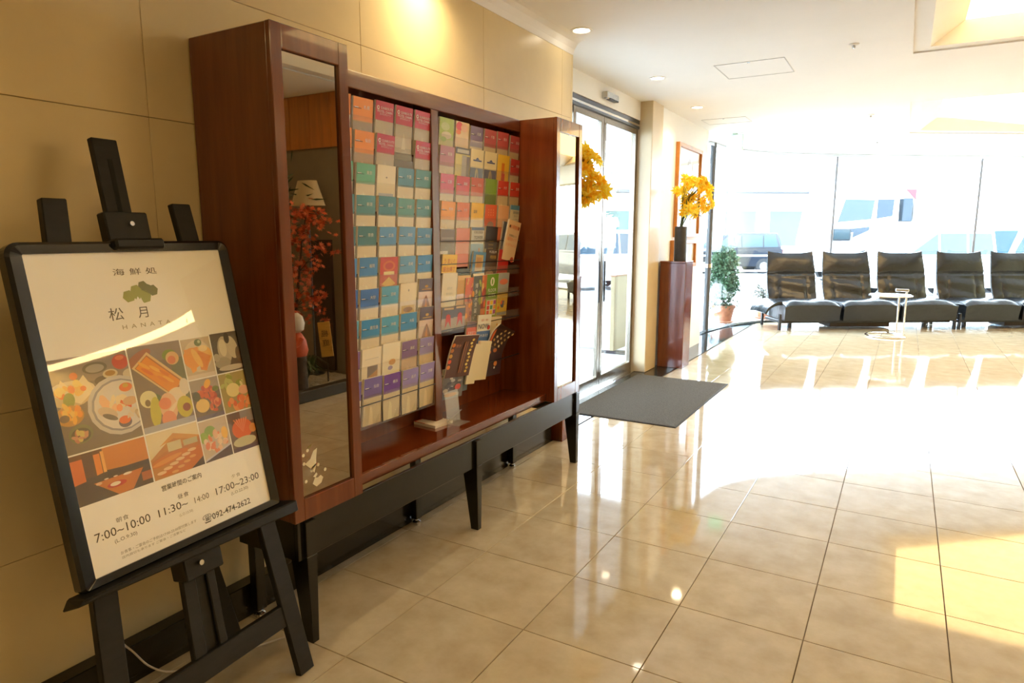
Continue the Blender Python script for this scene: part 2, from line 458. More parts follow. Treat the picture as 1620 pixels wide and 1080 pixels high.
cb.hexa([(x, y, 3.46) for x, y in ou2], [(x, y, 3.6) for x, y in ou2])
ub = MB(); ub.hexa([(x, y, 3.6) for x, y in ou2], [(x, y, 24.0) for x, y in ou2])  # unseen storeys over the roof slab, added to darken sky reflections in the vehicles
kind(ub.build('unseen_upper_floors', pbr('hotel_facade', (0.30, 0.28, 0.26), 0.6, var=0.05, scale=1)), 'structure', 'unseen upper storeys of the hotel added above the lobby')
ceiling = kind(cb.build('ceiling', M_CEIL), 'structure', 'white plaster ceiling with recessed lit coffers')
M_COFF = lamp_mat('coffer_light', LAMPTINT, COFFER_E)
for c in COFFERS:
    cx = sum(p[0] for p in c)/4; cy = sum(p[1] for p in c)/4
    def sh(d, e=None):
        e = d if e is None else e
        return [(x+(d if x < cx else -d), y+(e if y < cy else -e)) for x, y in c]
    i1, i2 = sh(0.11), sh(0.32, 0.14)
    off = COFFERS.index(c) == 2          # beyond the top of the picture, the next of the row
    root = empty('ceiling_coffer_offscreen' if off else 'ceiling_coffer', (cx, cy, CEIL))
    s = MB(); s.rings([[(x, y, CEIL) for x, y in c], [(x, y, CEIL+0.012) for x, y in c], [(x, y, CEIL+0.012) for x, y in i1]], cap=False); s.build('rim', M_WHITE, root)
    s = MB(); s.rings([[(x, y, CEIL+0.012) for x, y in i1], [(x, y, CEIL+0.17) for x, y in i2]], cap=False); s.build('slope', M_WHITE, root)
    s = MB(); s.hexa([(x, y, CEIL+0.165) for x, y in sh(0.31, 0.13)], [(x, y, CEIL+0.18) for x, y in sh(0.31, 0.13)]); s.build('coffer_panel_offscreen' if off else 'light_panel', M_COFF, root)
    which = COFFERS.index(c)
    tag(root, ['deep recessed ceiling coffer with sloping sides and glowing panel above the marble floor',
               'wide recessed ceiling coffer with glowing panel nearest the sofas by the window',
               'recessed ceiling coffer with glowing panel over the back of the lobby'][which], 'ceiling light')

# ---- curved window wall
def arc_pts(x0, y0, x1, y1):
    """points of CURVE between two mullion positions"""
    def near(x, y): return min(range(len(CURVE)), key=lambda k: (CURVE[k][0]-x)**2+(CURVE[k][1]-y)**2)
    return CURVE[near(x0, y0):near(x1, y1)+1]
MULL = [(-2.66, 9.4), (-2.64, 10.6), (-1.134, 13.08), (1.047, 14.65), (3.2, 16.08), (5.2, 17.36)]
WINT = 2.86
for k in range(5):
    pts = arc_pts(*MULL[k], *MULL[k+1])
    root = kind(empty('window_%d' % (k+1), (pts[0][0], pts[0][1], 0)), 'structure',
                'tall curved street window pane, %s from the white wall' % ORD[k])
    A, B = offs(pts, 0.006), offs(pts, -0.006)
    g = MB(); g.rings([[(A[i][0], A[i][1], 0.03), (B[i][0], B[i][1], 0.03), (B[i][0], B[i][1], WINT-0.03), (A[i][0], A[i][1], WINT-0.03)] for i in range(len(pts))]); g.build('pane', M_GLASS, root, smooth=True)
    A, B = offs(pts, 0.03), offs(pts, -0.03)
    for nm, z0, z1 in (('sill_rail', 0.0, 0.035), ('head_rail', WINT-0.03, CEIL+0.01)):
        g = MB(); g.rings([[(A[i][0], A[i][1], z0), (B[i][0], B[i][1], z0), (B[i][0], B[i][1], z1), (A[i][0], A[i][1], z1)] for i in range(len(pts))]); g.build(nm, M_STEEL, root)
    x, y = pts[-1]; r = 0.045 if k == 0 else 0.017
    g = MB()
    if k == 0:
        g.tube([(x, y, 0), (x, y, CEIL)], r, 14)
    else:
        g.box(x-r, x+r, y-r, y+r, 0, CEIL)
    g.build('mullion', pbr('post_steel', (0.10, 0.10, 0.10), 0.35, metal=0.6) if k == 0 else pbr('glazing_bar', (0.22, 0.22, 0.23), 0.4), root, smooth=(k == 0))
    if k == 0:
        g = MB(); g.tube([(x, y, 1.0), (x, y, 1.06)], 0.06, 14); g.build('bracket', M_STEEL, root)

# ---- entrance: sliding glass doors
door = kind(empty('door_1', (-2.58, 5.8, 0)), 'structure', 'sliding glass entrance doors with steel frames')
b = MB(); b.box(-2.64, -2.525, 4.65, 7.0, 2.60, 2.69); b.build('track', M_DARKSTEEL, door, bevel=0.006)
b = MB(); b.box(-2.53, -2.52, 4.66, 6.99, 2.625, 2.645); b.build('track_trim', M_CHROME, door)
def leaf(y0, y1, x, nm):
    f = MB()
    f.box(x-0.02, x+0.02, y0, y0+0.055, 0.0, 2.60); f.box(x-0.02, x+0.02, y1-0.055, y1, 0.0, 2.60)
    f.box(x-0.02, x+0.02, y0+0.055, y1-0.055, 2.545, 2.60); f.box(x-0.02, x+0.02, y0+0.055, y1-0.055, 0.0, 0.115)
    o = f.build(nm, pbr('door_steel', (0.24, 0.21, 0.17), 0.25, metal=0.85), door, bevel=0.003)
    g = MB(); g.box(x-0.004, x+0.004, y0+0.05, y1-0.05, 0.11, 2.55); g.build('pane', M_GLASS, o)
    return o
leaf(4.66, 5.45, -2.60, 'door_leaf'); l2 = leaf(5.40, 6.07, -2.56, 'door_leaf'); l3 = leaf(6.08, 6.99, -2.56, 'door_leaf')
for y in (6.02, 6.15):
    b = MB(); b.tube([(-2.535, y, 0.85), (-2.535, y, 1.25)], 0.010, 8); b.build('pull_handle', M_BLKMETAL, l2 if y < 6.1 else l3)
b = MB(); b.box(-2.66, -2.50, 4.65, 6.99, -0.004, 0.006); b.build('threshold', M_CHROME, door)

# ================================================================ BROCHURE CABINET
FX = -1.785                       # front of the two mirror towers
ZB, ZT = 0.485, 2.17              # underside and top of the cabinet
TOW = [(1.543, 1.888), (3.572, 3.925)]
CX = -2.03                        # front of the recessed rack between the towers
cab = empty('display_cabinet', (-1.98, 2.73, 0))
tag(cab, 'tall mahogany brochure cabinet with two mirror towers on black tapered legs', 'cabinet')
for ti, (y0, y1) in enumerate(TOW):
    b = MB(); b.box(-2.195, FX-0.022, y0+0.002, y1-0.002, ZB, ZT)
    tw = b.build('tower_case', M_MAHO, cab, bevel=0.003)
    fw = 0.046
    gx = FX-0.022
    dr = MB()
    dr.box(gx, FX, y0, y0+fw, ZB, ZT); dr.box(gx, FX, y1-fw, y1, ZB, ZT)
    dr.box(gx, FX, y0+fw, y1-fw, ZT-0.078, ZT); dr.box(gx, FX, y0+fw, y1-fw, ZB, ZB+0.08)
    d = dr.build('mirror_door', M_MAHO, cab, bevel=0.0025)
    g = MB(); g.box(gx, gx+0.009, y0+fw-0.002, y1-fw+0.002, ZB+0.078, ZT-0.076); g.build('mirror', M_MIRROR, d)
    if ti == 0:
        art = MB(); mx = gx+0.0095
        def blob(cy, cz, pts, m): art.face([(mx, cy+a, cz+c) for a, c in pts], m)
        # painted white heron and blossoms low on the mirror
        blob(1.640, 0.688, [(-0.030, 0.000), (0.000, -0.028), (0.012, -0.045), (0.022, -0.020), (0.024, 0.010), (0.030, 0.045), (0.012, 0.038), (-0.004, 0.012)], 0)
        blob(1.655, 0.640, [(-0.010, -0.010), (0.002, -0.016), (0.012, -0.006), (0.006, 0.002)], 0)
        blob(1.652, 0.664, [(-0.016, -0.006), (0.012, 0.006), (0.018, 0.014), (-0.010, 0.004)], 1)
        blob(1.668, 0.610, [(-0.026, -0.006), (-0.008, -0.022), (0.016, -0.014), (0.026, 0.004), (0.014, 0.016), (0.0, 0.010), (-0.014, 0.014)], 0)
        blob(1.630, 0.742, [(-0.008, -0.005), (0.010, 0.002), (0.018, 0.012), (0.002, 0.008)], 2)
        for cy, cz in ((1.605, 0.722), (1.606, 0.690), (1.612, 0.622), (1.705, 0.640), (1.640, 0.655), (1.588, 0.728), (1.672, 0.668), (1.625, 0.735)):
            blob(cy, cz, [(0.007*math.cos(t*PI/3), 0.007*math.sin(t*PI/3)) for t in range(6)], 0)
        art.build('painted_heron', [flat(226, 214, 180), flat(190, 90, 30), flat(130, 115, 50)], d)['kind'] = 'stuff'
    else:
        pass
# centre section
y0, y1 = TOW[0][1], TOW[1][0]
b = MB(); b.box(-2.195, -2.14, y0, y1, ZB, ZT); b.build('back_panel', M_MAHO, cab)
b = MB(); b.box(-2.14, CX, y0, y1, 2.10, ZT); b.build('top_rail', M_MAHO_H, cab, bevel=0.003)
b = MB(); b.box(-2.14, CX+0.002, 2.700, 2.758, 0.533, 2.10); b.build('divider', M_MAHO, cab, bevel=0.003)
b = MB(); b.box(-2.14, FX-0.065, y0, y1, ZB, 0.515); b.build('shelf_board', M_MAHO_H, cab)
b = MB(); b.box(-2.14, FX-0.068, y0, y1, 0.515, 0.532); b.build('shelf', M_SHELF, cab)
b = MB(); b.box(FX-0.068, FX-0.052, y0, y1, ZB+0.01, 0.536); b.build('bottom_rail', M_MAHO_H, cab, bevel=0.002)
b = MB(); b.box(FX-0.120, FX-0.069, y0, y1, 0.532, 0.5345); b.build('shelf_edge_strip', M_SHELF, cab)
# black stand
b = MB(); b.box(FX-0.030, FX-0.012, 1.56, 3.93, 0.335, ZB); b.build('apron', M_BLACKW, cab, bevel=0.002)
for yy in (1.56, 3.905):
    b = MB(); b.box(-2.12, FX-0.03, yy, yy+0.02, 0.335, ZB); b.build('side_apron', M_BLACKW, cab)
for yy in (1.585, 2.703, 3.890):
    b = MB()
    def prof(z): return {0: (-1.784-0.042, 0.0)}.get(z)
    b.hexa([(-1.826, yy+0.008, 0), (-1.782, yy+0.008, 0), (-1.782, yy+0.040, 0), (-1.826, yy+0.040, 0)],
           [(-1.872, yy, 0.345), (-1.780, yy, 0.345), (-1.780, yy+0.048, 0.345), (-1.872, yy+0.048, 0.345)])
    b.hexa([(-1.80, yy, 0.345), (-1.780, yy, 0.345), (-1.780, yy+0.048, 0.345), (-1.80, yy+0.048, 0.345)],
           [(-1.80, yy, 0.478), (-1.780, yy, 0.478), (-1.780, yy+0.048, 0.478), (-1.80, yy+0.048, 0.478)])
    b.build('leg', M_BLACKW, cab, bevel=0.002)
for yy in (1.60, 2.60, 3.60):
    b = MB(); b.box(-2.13, -2.09, yy, yy+0.045, 0.03, ZB); lg = b.build('rear_leg', M_BLACKW, cab, bevel=0.003)
    b = MB(); b.lathe((-2.11, yy+0.022, 0), [(0.020, 0), (0.022, 0.012), (0.010, 0.02), (0.010, 0.035)], 12); b.build('levelling_foot', M_CHROME, lg, smooth=True)

# acrylic pocket fronts and wires of the rack
ROWP = 0.1348
ROWZ = [2.075-ROWP*k for k in range(10)]          # top edge of the leaflets in each row
LCOL = [2.174+0.1355*k for k in range(4)]         # four visible columns of the easel-side bay
RCOL = [2.777+0.1375*k for k in range(6)]
BX = -2.050
for bay, (a0, a1) in enumerate(((1.895, 2.699), (2.760, 3.57))):
    for k in range(10):
        z1 = ROWZ[k]-0.078; z0 = ROWZ[k]-0.134 if k < 9 else ROWZ[k]-0.226
        if bay == 1 and k >= 8: continue
        b = MB(); b.box(BX+0.013, BX+0.015, a0, a1, z0, z1); b.build('acrylic_pocket', M_ACRYL, cab)
    wires = [0.745] if bay == 0 else [1.468, 1.350, 1.300, 1.160, 1.010, 0.770]
    for zw in wires:
        b = MB(); b.tube([(BX+0.018, a0, zw), (BX+0.018, a1, zw)], 0.0024, 6); b.build('wire', M_BLKMETAL, cab)
for yy in [c-0.006 for c in LCOL[1:]]:
    b = MB(); b.box(BX+0.004, BX+0.010, yy, yy+0.004, 0.64, 0.86); b.build('pocket_fin', M_BLKMETAL, cab)

b = MB(); b.box(BX-0.004, BX+0.002, LCOL[2]+0.004, LCOL[3]-0.010, ROWZ[1]-0.135, ROWZ[1]-0.010); b.build('empty_pocket', M_ACRYLW, cab)
b = MB(); b.box(BX+0.0025, BX+0.004, LCOL[2]-0.006, LCOL[3]-0.002, ROWZ[1]-0.135, ROWZ[1]-0.100); b.build('pocket_strip', flat(120, 116, 116), cab)
# ---------------------------------------------------------------- leaflets
def leaflet(label, y, ztop, w, h, bands, x=BX, thick=0.010, tilt=0.09, rot=0.0, yawz=0.0, group=None, words=(), shapes=(), name='brochure', cat='brochure', curl=0.0):
    """paper leaflet standing in the rack. bands: list of (fraction of height, sRGB colour) from the top.
    words: (text, fx, fy, size, colour); shapes: (list of (fx, fy)), colour. fx along +y, fy up, both 0..1"""
    piv = Vector((x, y+w/2, ztop-h))
    rt = Matrix.Translation(piv) @ Matrix.Rotation(yawz, 4, 'Z') @ Matrix.Rotation(rot, 4, 'X') @ Matrix.Rotation(tilt, 4, 'Y')
    # local frame: Y across, Z up, +X front
    def L(fx, fy, d=0.0):
        return Vector((d + curl*max(0, fy-0.45)**2, (fx-0.5)*w, fy*h))
    mb = MB(rt); cols = []
    n = 6 if curl else 1
    fy = 1.0; first = True
    for fr, c in bands:
        f2 = fy-fr
        if c not in cols: cols.append(c)
        mi = cols.index(c)
        steps = max(1, int(round(n*fr)))
        for s in range(steps):
            a, b_ = fy-fr*s/steps, fy-fr*(s+1)/steps
            mb.face([L(0, a), L(0, b_), L(1, b_), L(1, a)], mi)
        fy = f2
    mats = [flat(*c, 0.4) for c in cols]
    pi_ = len(mats); mats.append(M_PAPER)
    rim = [((0, 1), (1, 1)), ((1, 0), (0, 0))] + [((e, k/n), (e, (k+1)/n)) for e in (0, 1) for k in range(n)]
    for a, b_ in rim:
        mb.face([L(*a), L(*b_), L(*b_, -thick), L(*a, -thick)], pi_)
    for k in range(n): mb.face([L(0, k/n, -thick), L(0, (k+1)/n, -thick), L(1, (k+1)/n, -thick), L(1, k/n, -thick)], pi_)
    o = mb.build(name, mats, origin=piv)
    tag(o, label, cat, group)
    if shapes:
        sb = MB(rt); sc = []
        for k, (pts, c) in enumerate(shapes):
            if c not in sc: sc.append(c)
            sb.face([L(px, py, 0.0006+0.00015*k) for px, py in pts], sc.index(c))
        sb.build('printed_picture', [flat(*c, 0.4) for c in sc], o)['kind'] = 'stuff'
    if words:
        tb = MB(rt); tc = []
        for s, fx, fyy, size, c in words:
            if c not in tc: tc.append(c)
            text_mesh(tb, s, L(fx, fyy, 0.0022), (0, 1, 0), (0, 0, 1), size, tc.index(c))
        tb.build('lettering', [flat(*c, 0.4) for c in tc], o)['kind'] = 'stuff'
    return o
def rect(x0, y0, x1, y1): return [(x0, y0), (x1, y0), (x1, y1), (x0, y1)]
def disc(cx, cy, rx, ry, n=12): return [(cx+rx*math.cos(2*PI*k/n), cy+ry*math.sin(2*PI*k/n)) for k in range(n)]
CREAM = (242, 230, 204); TAN = (226, 204, 160); WHT = (244, 238, 222)
CITY = ['札幌', '仙台', '東京', '千葉', '横浜', '新潟', '金沢', '京都', '大阪', '奈良', '広島', '高松', '松山', '福岡', '長崎', '熊本', '大分', '宮崎', '鹿児島', '沖縄']
def city_words(i, light=True):
    c = WHT if light else (60, 50, 40)
    return [(CITY[i % len(CITY)], 0.66, 0.785, 0.018, c)]
def city_shapes(hd, body):
    dk = tuple(int(v*0.45) for v in hd); lt = tuple(min(255, int(v*1.08)+4) for v in body)
    return [(rect(0.02, 0.775, 0.40, 0.789), dk), (rect(0.06, 0.79, 0.26, 0.805), (250, 246, 235)),
            ([(0.30, 0.0), (0.55, 0.0), (0.50, 0.34), (0.36, 0.42)], lt), ([(0.62, 0.0), (0.95, 0.0), (0.9, 0.22)], tuple(int(v*0.93) for v in body))]
BW, BH = 0.118, 0.205
def city(label, bay, col, row, hd, body=CREAM, i=0, head=0.40, **kw):
    y = (LCOL if bay == 0 else RCOL)[col]+0.004; w = BW if bay == 0 else 0.120
    return leaflet(label, y+R.uniform(-0.002, 0.002), ROWZ[row]+R.uniform(-0.003, 0.003), w, BH,
                   [(head, hd), (0.02, tuple(int(0.5*(a+180)) for a in hd)), (1-head-0.02, body)],
                   words=city_words(i), shapes=city_shapes(hd, body), rot=R.uniform(-0.012, 0.012), yawz=R.uniform(-0.02, 0.02), **kw)
def where(bay, col, row):
    n = 3-col if bay == 0 else col
    pos = 'beside the divider' if n == 0 else '%s from divider' % ORD[n]
    side = 'easel side' if bay == 0 else 'door side'
    return '%s row, %s, %s' % (ORD[row], pos, side)
# the easel-side bay, row by row
ORG = (246, 152, 52); RED = (196, 28, 44); GRN = (104, 176, 132); TEAL = (84, 142, 142); TEALD = (70, 124, 122); BLUE = (92, 150, 196)
BLU2 = (60, 130, 190); BLU3 = (52, 112, 190); SKYB = (92, 170, 204); PUR = (128, 92, 140); LIL = (150, 136, 190); LIL2 = (122, 104, 176); VIO = (112, 60, 160)
HOTEL = [('SUNROUTE', 0.60, 0.835, 0.0155, WHT), ('HOTEL CHAIN', 0.50, 0.765, 0.0150, WHT), ('ホテルチェーン', 0.52, 0.715, 0.0105, WHT)]
def hotel(label, col, row, grp=None):
    return leaflet(label, LCOL[col]+0.004, ROWZ[row]+0.004-0.004*row, BW, BH, [(0.40, RED), (0.60, (206, 192, 168))], words=HOTEL, group=grp,
                   shapes=[(disc(0.14, 0.86, 0.075, 0.045, 8), WHT), (disc(0.14, 0.86, 0.04, 0.025, 6), RED), ([(0.38, 0.08), (0.62, 0.08), (0.56, 0.36), (0.48, 0.44)], (226, 214, 190))],
                   rot=R.uniform(-0.015, 0.015))
lw = lambda c, r: where(0, c, r)
city('orange topped city guide brochure, '+lw(0, 0), 0, 0, 0, ORG, (176, 160, 150), 0, head=0.46)
for c in (1, 2, 3): hotel('red topped hotel chain leaflet, '+lw(c, 0), c, 0)
city('orange topped city guide brochure, '+lw(0, 1), 0, 0, 1, ORG, (190, 162, 130), 1, head=0.44)
hotel('red topped hotel chain leaflet, '+lw(1, 1), 1, 1); hotel('red topped hotel chain leaflet, '+lw(3, 1), 3, 1)
city('leaf green topped city guide, '+lw(0, 2), 0, 0, 2, GRN, i=2)
leaflet('plain cream leaflet with small grey building, '+lw(1, 2), LCOL[1]+0.002, ROWZ[2]+0.002, 0.124, BH, [(1.0, (240, 226, 190))], shapes=[(disc(0.5, 0.74, 0.05, 0.02, 6), (150, 130, 110)), (rect(0.1, 0.28, 0.9, 0.40), (186, 190, 204))])
city('grey teal topped city guide, '+lw(2, 2), 0, 2, 2, (82, 134, 146), i=3); city('teal topped city guide with tan corner, '+lw(3, 2), 0, 3, 2, (90, 146, 140), i=4)
for c, hd in enumerate((TEAL, (74, 136, 142), (98, 154, 138), TEAL)): city('teal topped city guide, '+lw(c, 3), 0, c, 3, hd, i=5+c)
city('dark teal topped city guide, '+lw(0, 4), 0, 0, 4, TEALD, i=9)
for c, hd in ((1, BLUE), (2, (110, 162, 204)), (3, BLUE)): city('sky blue topped city guide, '+lw(c, 4), 0, c, 4, hd, i=9+c)
city('mid blue topped city guide, '+lw(0, 5), 0, 0, 5, BLU2, i=13)
leaflet('orange red temple leaflet with golden emblem, '+lw(1, 5), LCOL[1]+0.003, ROWZ[5], 0.122, BH, [(0.62, (204, 70, 32)), (0.38, (206, 120, 60))],
        shapes=[(disc(0.5, 0.80, 0.34, 0.12, 14), (222, 120, 50)), (disc(0.5, 0.80, 0.24, 0.08, 12), (196, 66, 34)), (rect(0.2, 0.60, 0.8, 0.68), (244, 224, 160)), ([(0.1, 0.40), (0.5, 0.56), (0.9, 0.40), (0.7, 0.36), (0.3, 0.36)], (240, 200, 110)), (rect(0.2, 0.30, 0.8, 0.35), (110, 120, 180))])
city('pale blue topped city guide, '+lw(2, 5), 0, 2, 5, (104, 160, 200), i=14); city('bright blue topped city guide, '+lw(3, 5), 0, 3, 5, (70, 144, 204), i=15)
city('royal blue topped city guide, '+lw(0, 6), 0, 0, 6, BLU3, i=16); city('light turquoise topped city guide, '+lw(1, 6), 0, 1, 6, SKYB, i=17)
leaflet('cream leaflet with small food photo at foot, '+lw(2, 6), LCOL[2]+0.003, ROWZ[6]+0.008, 0.122, BH, [(1.0, (240, 226, 192))], shapes=[(disc(0.5, 0.83, 0.04, 0.03, 6), (150, 140, 110)), (rect(0.1, 0.30, 0.9, 0.48), (214, 180, 90)), (disc(0.5, 0.38, 0.3, 0.06), (150, 100, 40))])
for r in (6, 7):
    leaflet('dark brown topped chapel leaflet with golden emblem, '+lw(3, r), LCOL[3]+0.004, ROWZ[r]+0.022-0.006*(r-6), 0.120, 0.215, [(0.30, (84, 56, 44)), (0.70, (226, 204, 190))], rot=-0.02,
            shapes=[(disc(0.5, 0.82, 0.12, 0.035, 8), (206, 160, 70)), (rect(0.2, 0.745, 0.8, 0.765), (206, 160, 70)), ([(0.2, 0.28), (0.34, 0.5), (0.5, 0.62), (0.66, 0.5), (0.85, 0.28)], (150, 100, 80)), ([(0.42, 0.3), (0.5, 0.56), (0.62, 0.3)], (220, 150, 90))])
city('azure topped city guide, '+lw(0, 7), 0, 0, 7, (52, 140, 196), i=18); city('turquoise topped city guide, '+lw(1, 7), 0, 1, 7, (84, 168, 204), i=19); city('azure topped city guide, '+lw(2, 7), 0, 2, 7, (66, 150, 204), i=8)
leaflet('white leaflet stack with dusk photo, '+lw(0, 8), LCOL[0]+0.002, ROWZ[8]+0.002, 0.126, BH, [(1.0, (244, 232, 204))], thick=0.02, shapes=[(rect(0.28, 0.34, 0.82, 0.60), (122, 106, 110)), ([(0.28, 0.34), (0.82, 0.34), (0.82, 0.5)], (190, 140, 80)), (rect(0.15, 0.76, 0.85, 0.775), (210, 200, 176))])
leaflet('white leaflet with golden shellfish picture, '+lw(1, 8), LCOL[1]+0.003, ROWZ[8]+0.008, 0.124, BH, [(1.0, (246, 236, 206))], thick=0.016, shapes=[(disc(0.55, 0.55, 0.2, 0.07), (214, 160, 80)), (disc(0.45, 0.42, 0.14, 0.05), (150, 130, 170))])
city('plum topped city guide, '+lw(2, 8), 0, 2, 8, PUR, (206, 172, 130), i=11); city('lilac topped city guide with golden fields, '+lw(3, 8), 0, 3, 8, LIL, (206, 176, 110), i=12)
BH0 = BH; BH = 0.222
city('indigo topped city guide, '+lw(0, 9), 0, 0, 9, LIL2, (230, 216, 176), i=1); city('violet topped city guide with white border, '+lw(1, 9), 0, 1, 9, VIO, (238, 226, 190), i=4)
city('lavender topped city guide, '+lw(2, 9), 0, 2, 9, (150, 134, 196), (236, 220, 180), i=6); city('lavender topped city guide, '+lw(3, 9), 0, 3, 9, (146, 130, 190), (230, 212, 160), i=7)
BH = BH0
# two columns of city guides tucked behind the near mirror tower
LCOL2 = [2.174-0.271, 2.174-0.1355]
for r, (nm, hd) in enumerate((('orange', ORG), ('orange', ORG), ('leaf green', GRN), ('teal', TEAL), ('dark teal', TEALD), ('mid blue', BLU2), ('royal blue', BLU3), ('azure', SKYB), ('plum', PUR), ('indigo', LIL2))):
    for c in (0, 1):
        leaflet('%s topped city guide, %s row, %s from divider, easel side' % (nm, ORD[r], ORD[5-c]), LCOL2[c]+0.004, ROWZ[r], BW, 0.222 if r == 9 else BH,
                [(0.40, hd), (0.60, CREAM)], words=city_words(3*r+c), shapes=city_shapes(hd, CREAM), rot=R.uniform(-0.012, 0.012))
# the door-side bay
rw = lambda c, r: where(1, c, r)
leaflet('lime green leaflet with pale trees, '+rw(0, 0), RCOL[0]+0.002, ROWZ[0]+0.002, 0.122, BH, [(0.5, (176, 194, 52)), (0.5, (196, 196, 110))], shapes=[(disc(0.4, 0.8, 0.3, 0.1), (206, 214, 120)), (disc(0.5, 0.6, 0.36, 0.09), (226, 214, 160)), (disc(0.3, 0.5, 0.2, 0.06), (150, 180, 60))])
leaflet('cream leaflet with red and orange blossom, '+rw(1, 0), RCOL[1]+0.004, ROWZ[0]+0.002, 0.120, BH, [(0.55, (240, 206, 150)), (0.45, (232, 200, 130))], shapes=[(disc(0.25, 0.88, 0.24, 0.11), (232, 70, 60)), (disc(0.2, 0.74, 0.18, 0.06), (244, 130, 50)), (disc(0.62, 0.86, 0.26, 0.10), (244, 190, 140))])
city('grey violet topped city guide, '+rw(2, 0), 1, 2, 0, (132, 108, 150), TAN, 0, head=0.5)
for c in (3, 4, 5): city('dusty rose topped city guide, '+rw(c, 0), 1, c, 0, (196, 84, 84), TAN, c, head=0.44)
city('mauve topped city guide, '+rw(0, 1), 1, 0, 1, (190, 124, 130), (226, 212, 188), 5, head=0.46)
leaflet('pale yellow leaflet with dark heading band, '+rw(1, 1), RCOL[1]-0.002, ROWZ[1]+0.008, 0.134, BH, [(0.16, (96, 80, 56)), (0.84, (222, 208, 120))], shapes=[(rect(0.1, 0.87, 0.9, 0.96), (206, 200, 176)), (rect(0.45, 0.3, 0.75, 0.82), (180, 170, 150)), (rect(0.76, 0.3, 0.98, 0.8), (120, 100, 80))])
for c in (2, 3):
    leaflet('ivory leaflet with blue mountain emblem, '+rw(c, 1), RCOL[c]+0.002, ROWZ[1]+0.014, 0.126, BH, [(0.47, (240, 224, 180)), (0.53, (74, 84, 128))],
            shapes=[(rect(0.2, 0.70, 0.85, 0.735), (60, 70, 120)), ([(0.36, 0.74), (0.52, 0.80), (0.68, 0.74)], (70, 84, 130)), ([(0.3, 0.0), (0.4, 0.45), (0.5, 0.53), (0.6, 0.45), (0.75, 0.0), (0.65, 0.0), (0.52, 0.46), (0.4, 0.0)], (190, 170, 130))])
leaflet('golden yellow leaflet with orange tower, '+rw(4, 1), RCOL[4]+0.0, ROWZ[1]+0.012, 0.130, BH, [(1.0, (240, 194, 60))], shapes=[(rect(0.36, 0.3, 0.6, 0.78), (220, 120, 20)), (rect(0.4, 0.3, 0.66, 0.50), (206, 60, 30))])
city('brick red topped city guide, '+rw(5, 1), 1, 5, 1, (196, 62, 54), TAN, 9, head=0.44)
for c, hd, nm in ((0, (210, 78, 84), 'rose red'), (1, (214, 74, 74), 'coral red'), (2, (216, 110, 96), 'salmon')): city(nm+' topped city guide, '+rw(c, 2), 1, c, 2, hd, (226, 216, 200), 10+c, head=0.46)
leaflet('plain grass green booklet, '+rw(3, 2), RCOL[3]+0.008, ROWZ[2]+0.004, 0.118, BH, [(0.42, (132, 166, 48)), (0.58, (104, 142, 28))], thick=0.02)
for c in (4, 5): city('scarlet topped city guide, '+rw(c, 2), 1, c, 2, (214, 66, 46), TAN, 12+c, head=0.40)
city('amber topped city guide, '+rw(0, 3), 1, 0, 3, (246, 170, 70), (230, 216, 188), 15, head=0.44); city('orange topped city guide, '+rw(1, 3), 1, 1, 3, (232, 128, 50), (230, 214, 184), 16, head=0.44)
leaflet('bright yellow topped leaflet, '+rw(2, 3), RCOL[2]+0.002, ROWZ[3]+0.002, 0.124, BH, [(0.44, (246, 196, 30)), (0.56, (232, 218, 190))], words=[('温泉', 0.3, 0.74, 0.018, (60, 40, 20))])
leaflet('vermilion leaflet with small motifs, '+rw(3, 3), RCOL[3]+0.002, ROWZ[3]-0.002, 0.122, BH, [(1.0, (226, 92, 36))], shapes=[(disc(0.3+0.2*(k % 3), 0.86-0.07*(k//3), 0.05, 0.02, 6), (244, 150, 90)) for k in range(9)]+[(disc(0.5, 0.45, 0.28, 0.1), (170, 130, 110))])
leaflet('peach leaflet with rust foot, '+rw(4, 3), RCOL[4]+0.004, ROWZ[3]-0.002, 0.120, BH, [(0.6, (232, 178, 130)), (0.4, (196, 100, 60))])
leaflet('pale leaflet with sky blue heading, '+rw(5, 3), RCOL[5]+0.0, ROWZ[3]+0.004, 0.128, BH, [(0.13, (96, 160, 196)), (0.87, (226, 212, 170))], rot=-0.03, words=[('温泉案内', 0.5, 0.76, 0.018, (90, 110, 120)), ('ガイド', 0.5, 0.66, 0.016, (110, 110, 90))])
leaflet('grey brown photo leaflet behind a white label, '+rw(0, 4), RCOL[0]-0.004, ROWZ[4]-0.006, 0.126, BH, [(1.0, (128, 108, 84))], shapes=[(rect(0.0, 0.36, 0.55, 0.46), (232, 226, 214)), (rect(0.05, 0.75, 0.9, 0.8), (160, 140, 110))])
leaflet('plain salmon pink leaflet, '+rw(1, 4), RCOL[1]-0.004, ROWZ[4]+0.000, 0.126, BH, [(1.0, (228, 142, 116))])
leaflet('blue and white tower leaflet, '+rw(2, 4), RCOL[2]-0.002, ROWZ[4]+0.006, 0.128, 0.225, [(0.40, (214, 216, 214)), (0.60, (116, 156, 200))], words=[('FUKUOKA', 0.52, 0.85, 0.0185, (70, 60, 60)), ('TOWER', 0.54, 0.72, 0.024, (70, 60, 60))],
        shapes=[(rect(0.0, 0.93, 1.0, 1.0), (110, 130, 170)), ([(0.3, 0.0), (0.42, 0.4), (0.5, 0.0)], (70, 96, 150)), (rect(0.62, 0.2, 0.7, 0.5), (220, 140, 70)), (rect(0, 0.0, 1, 0.1), (60, 90, 140))])
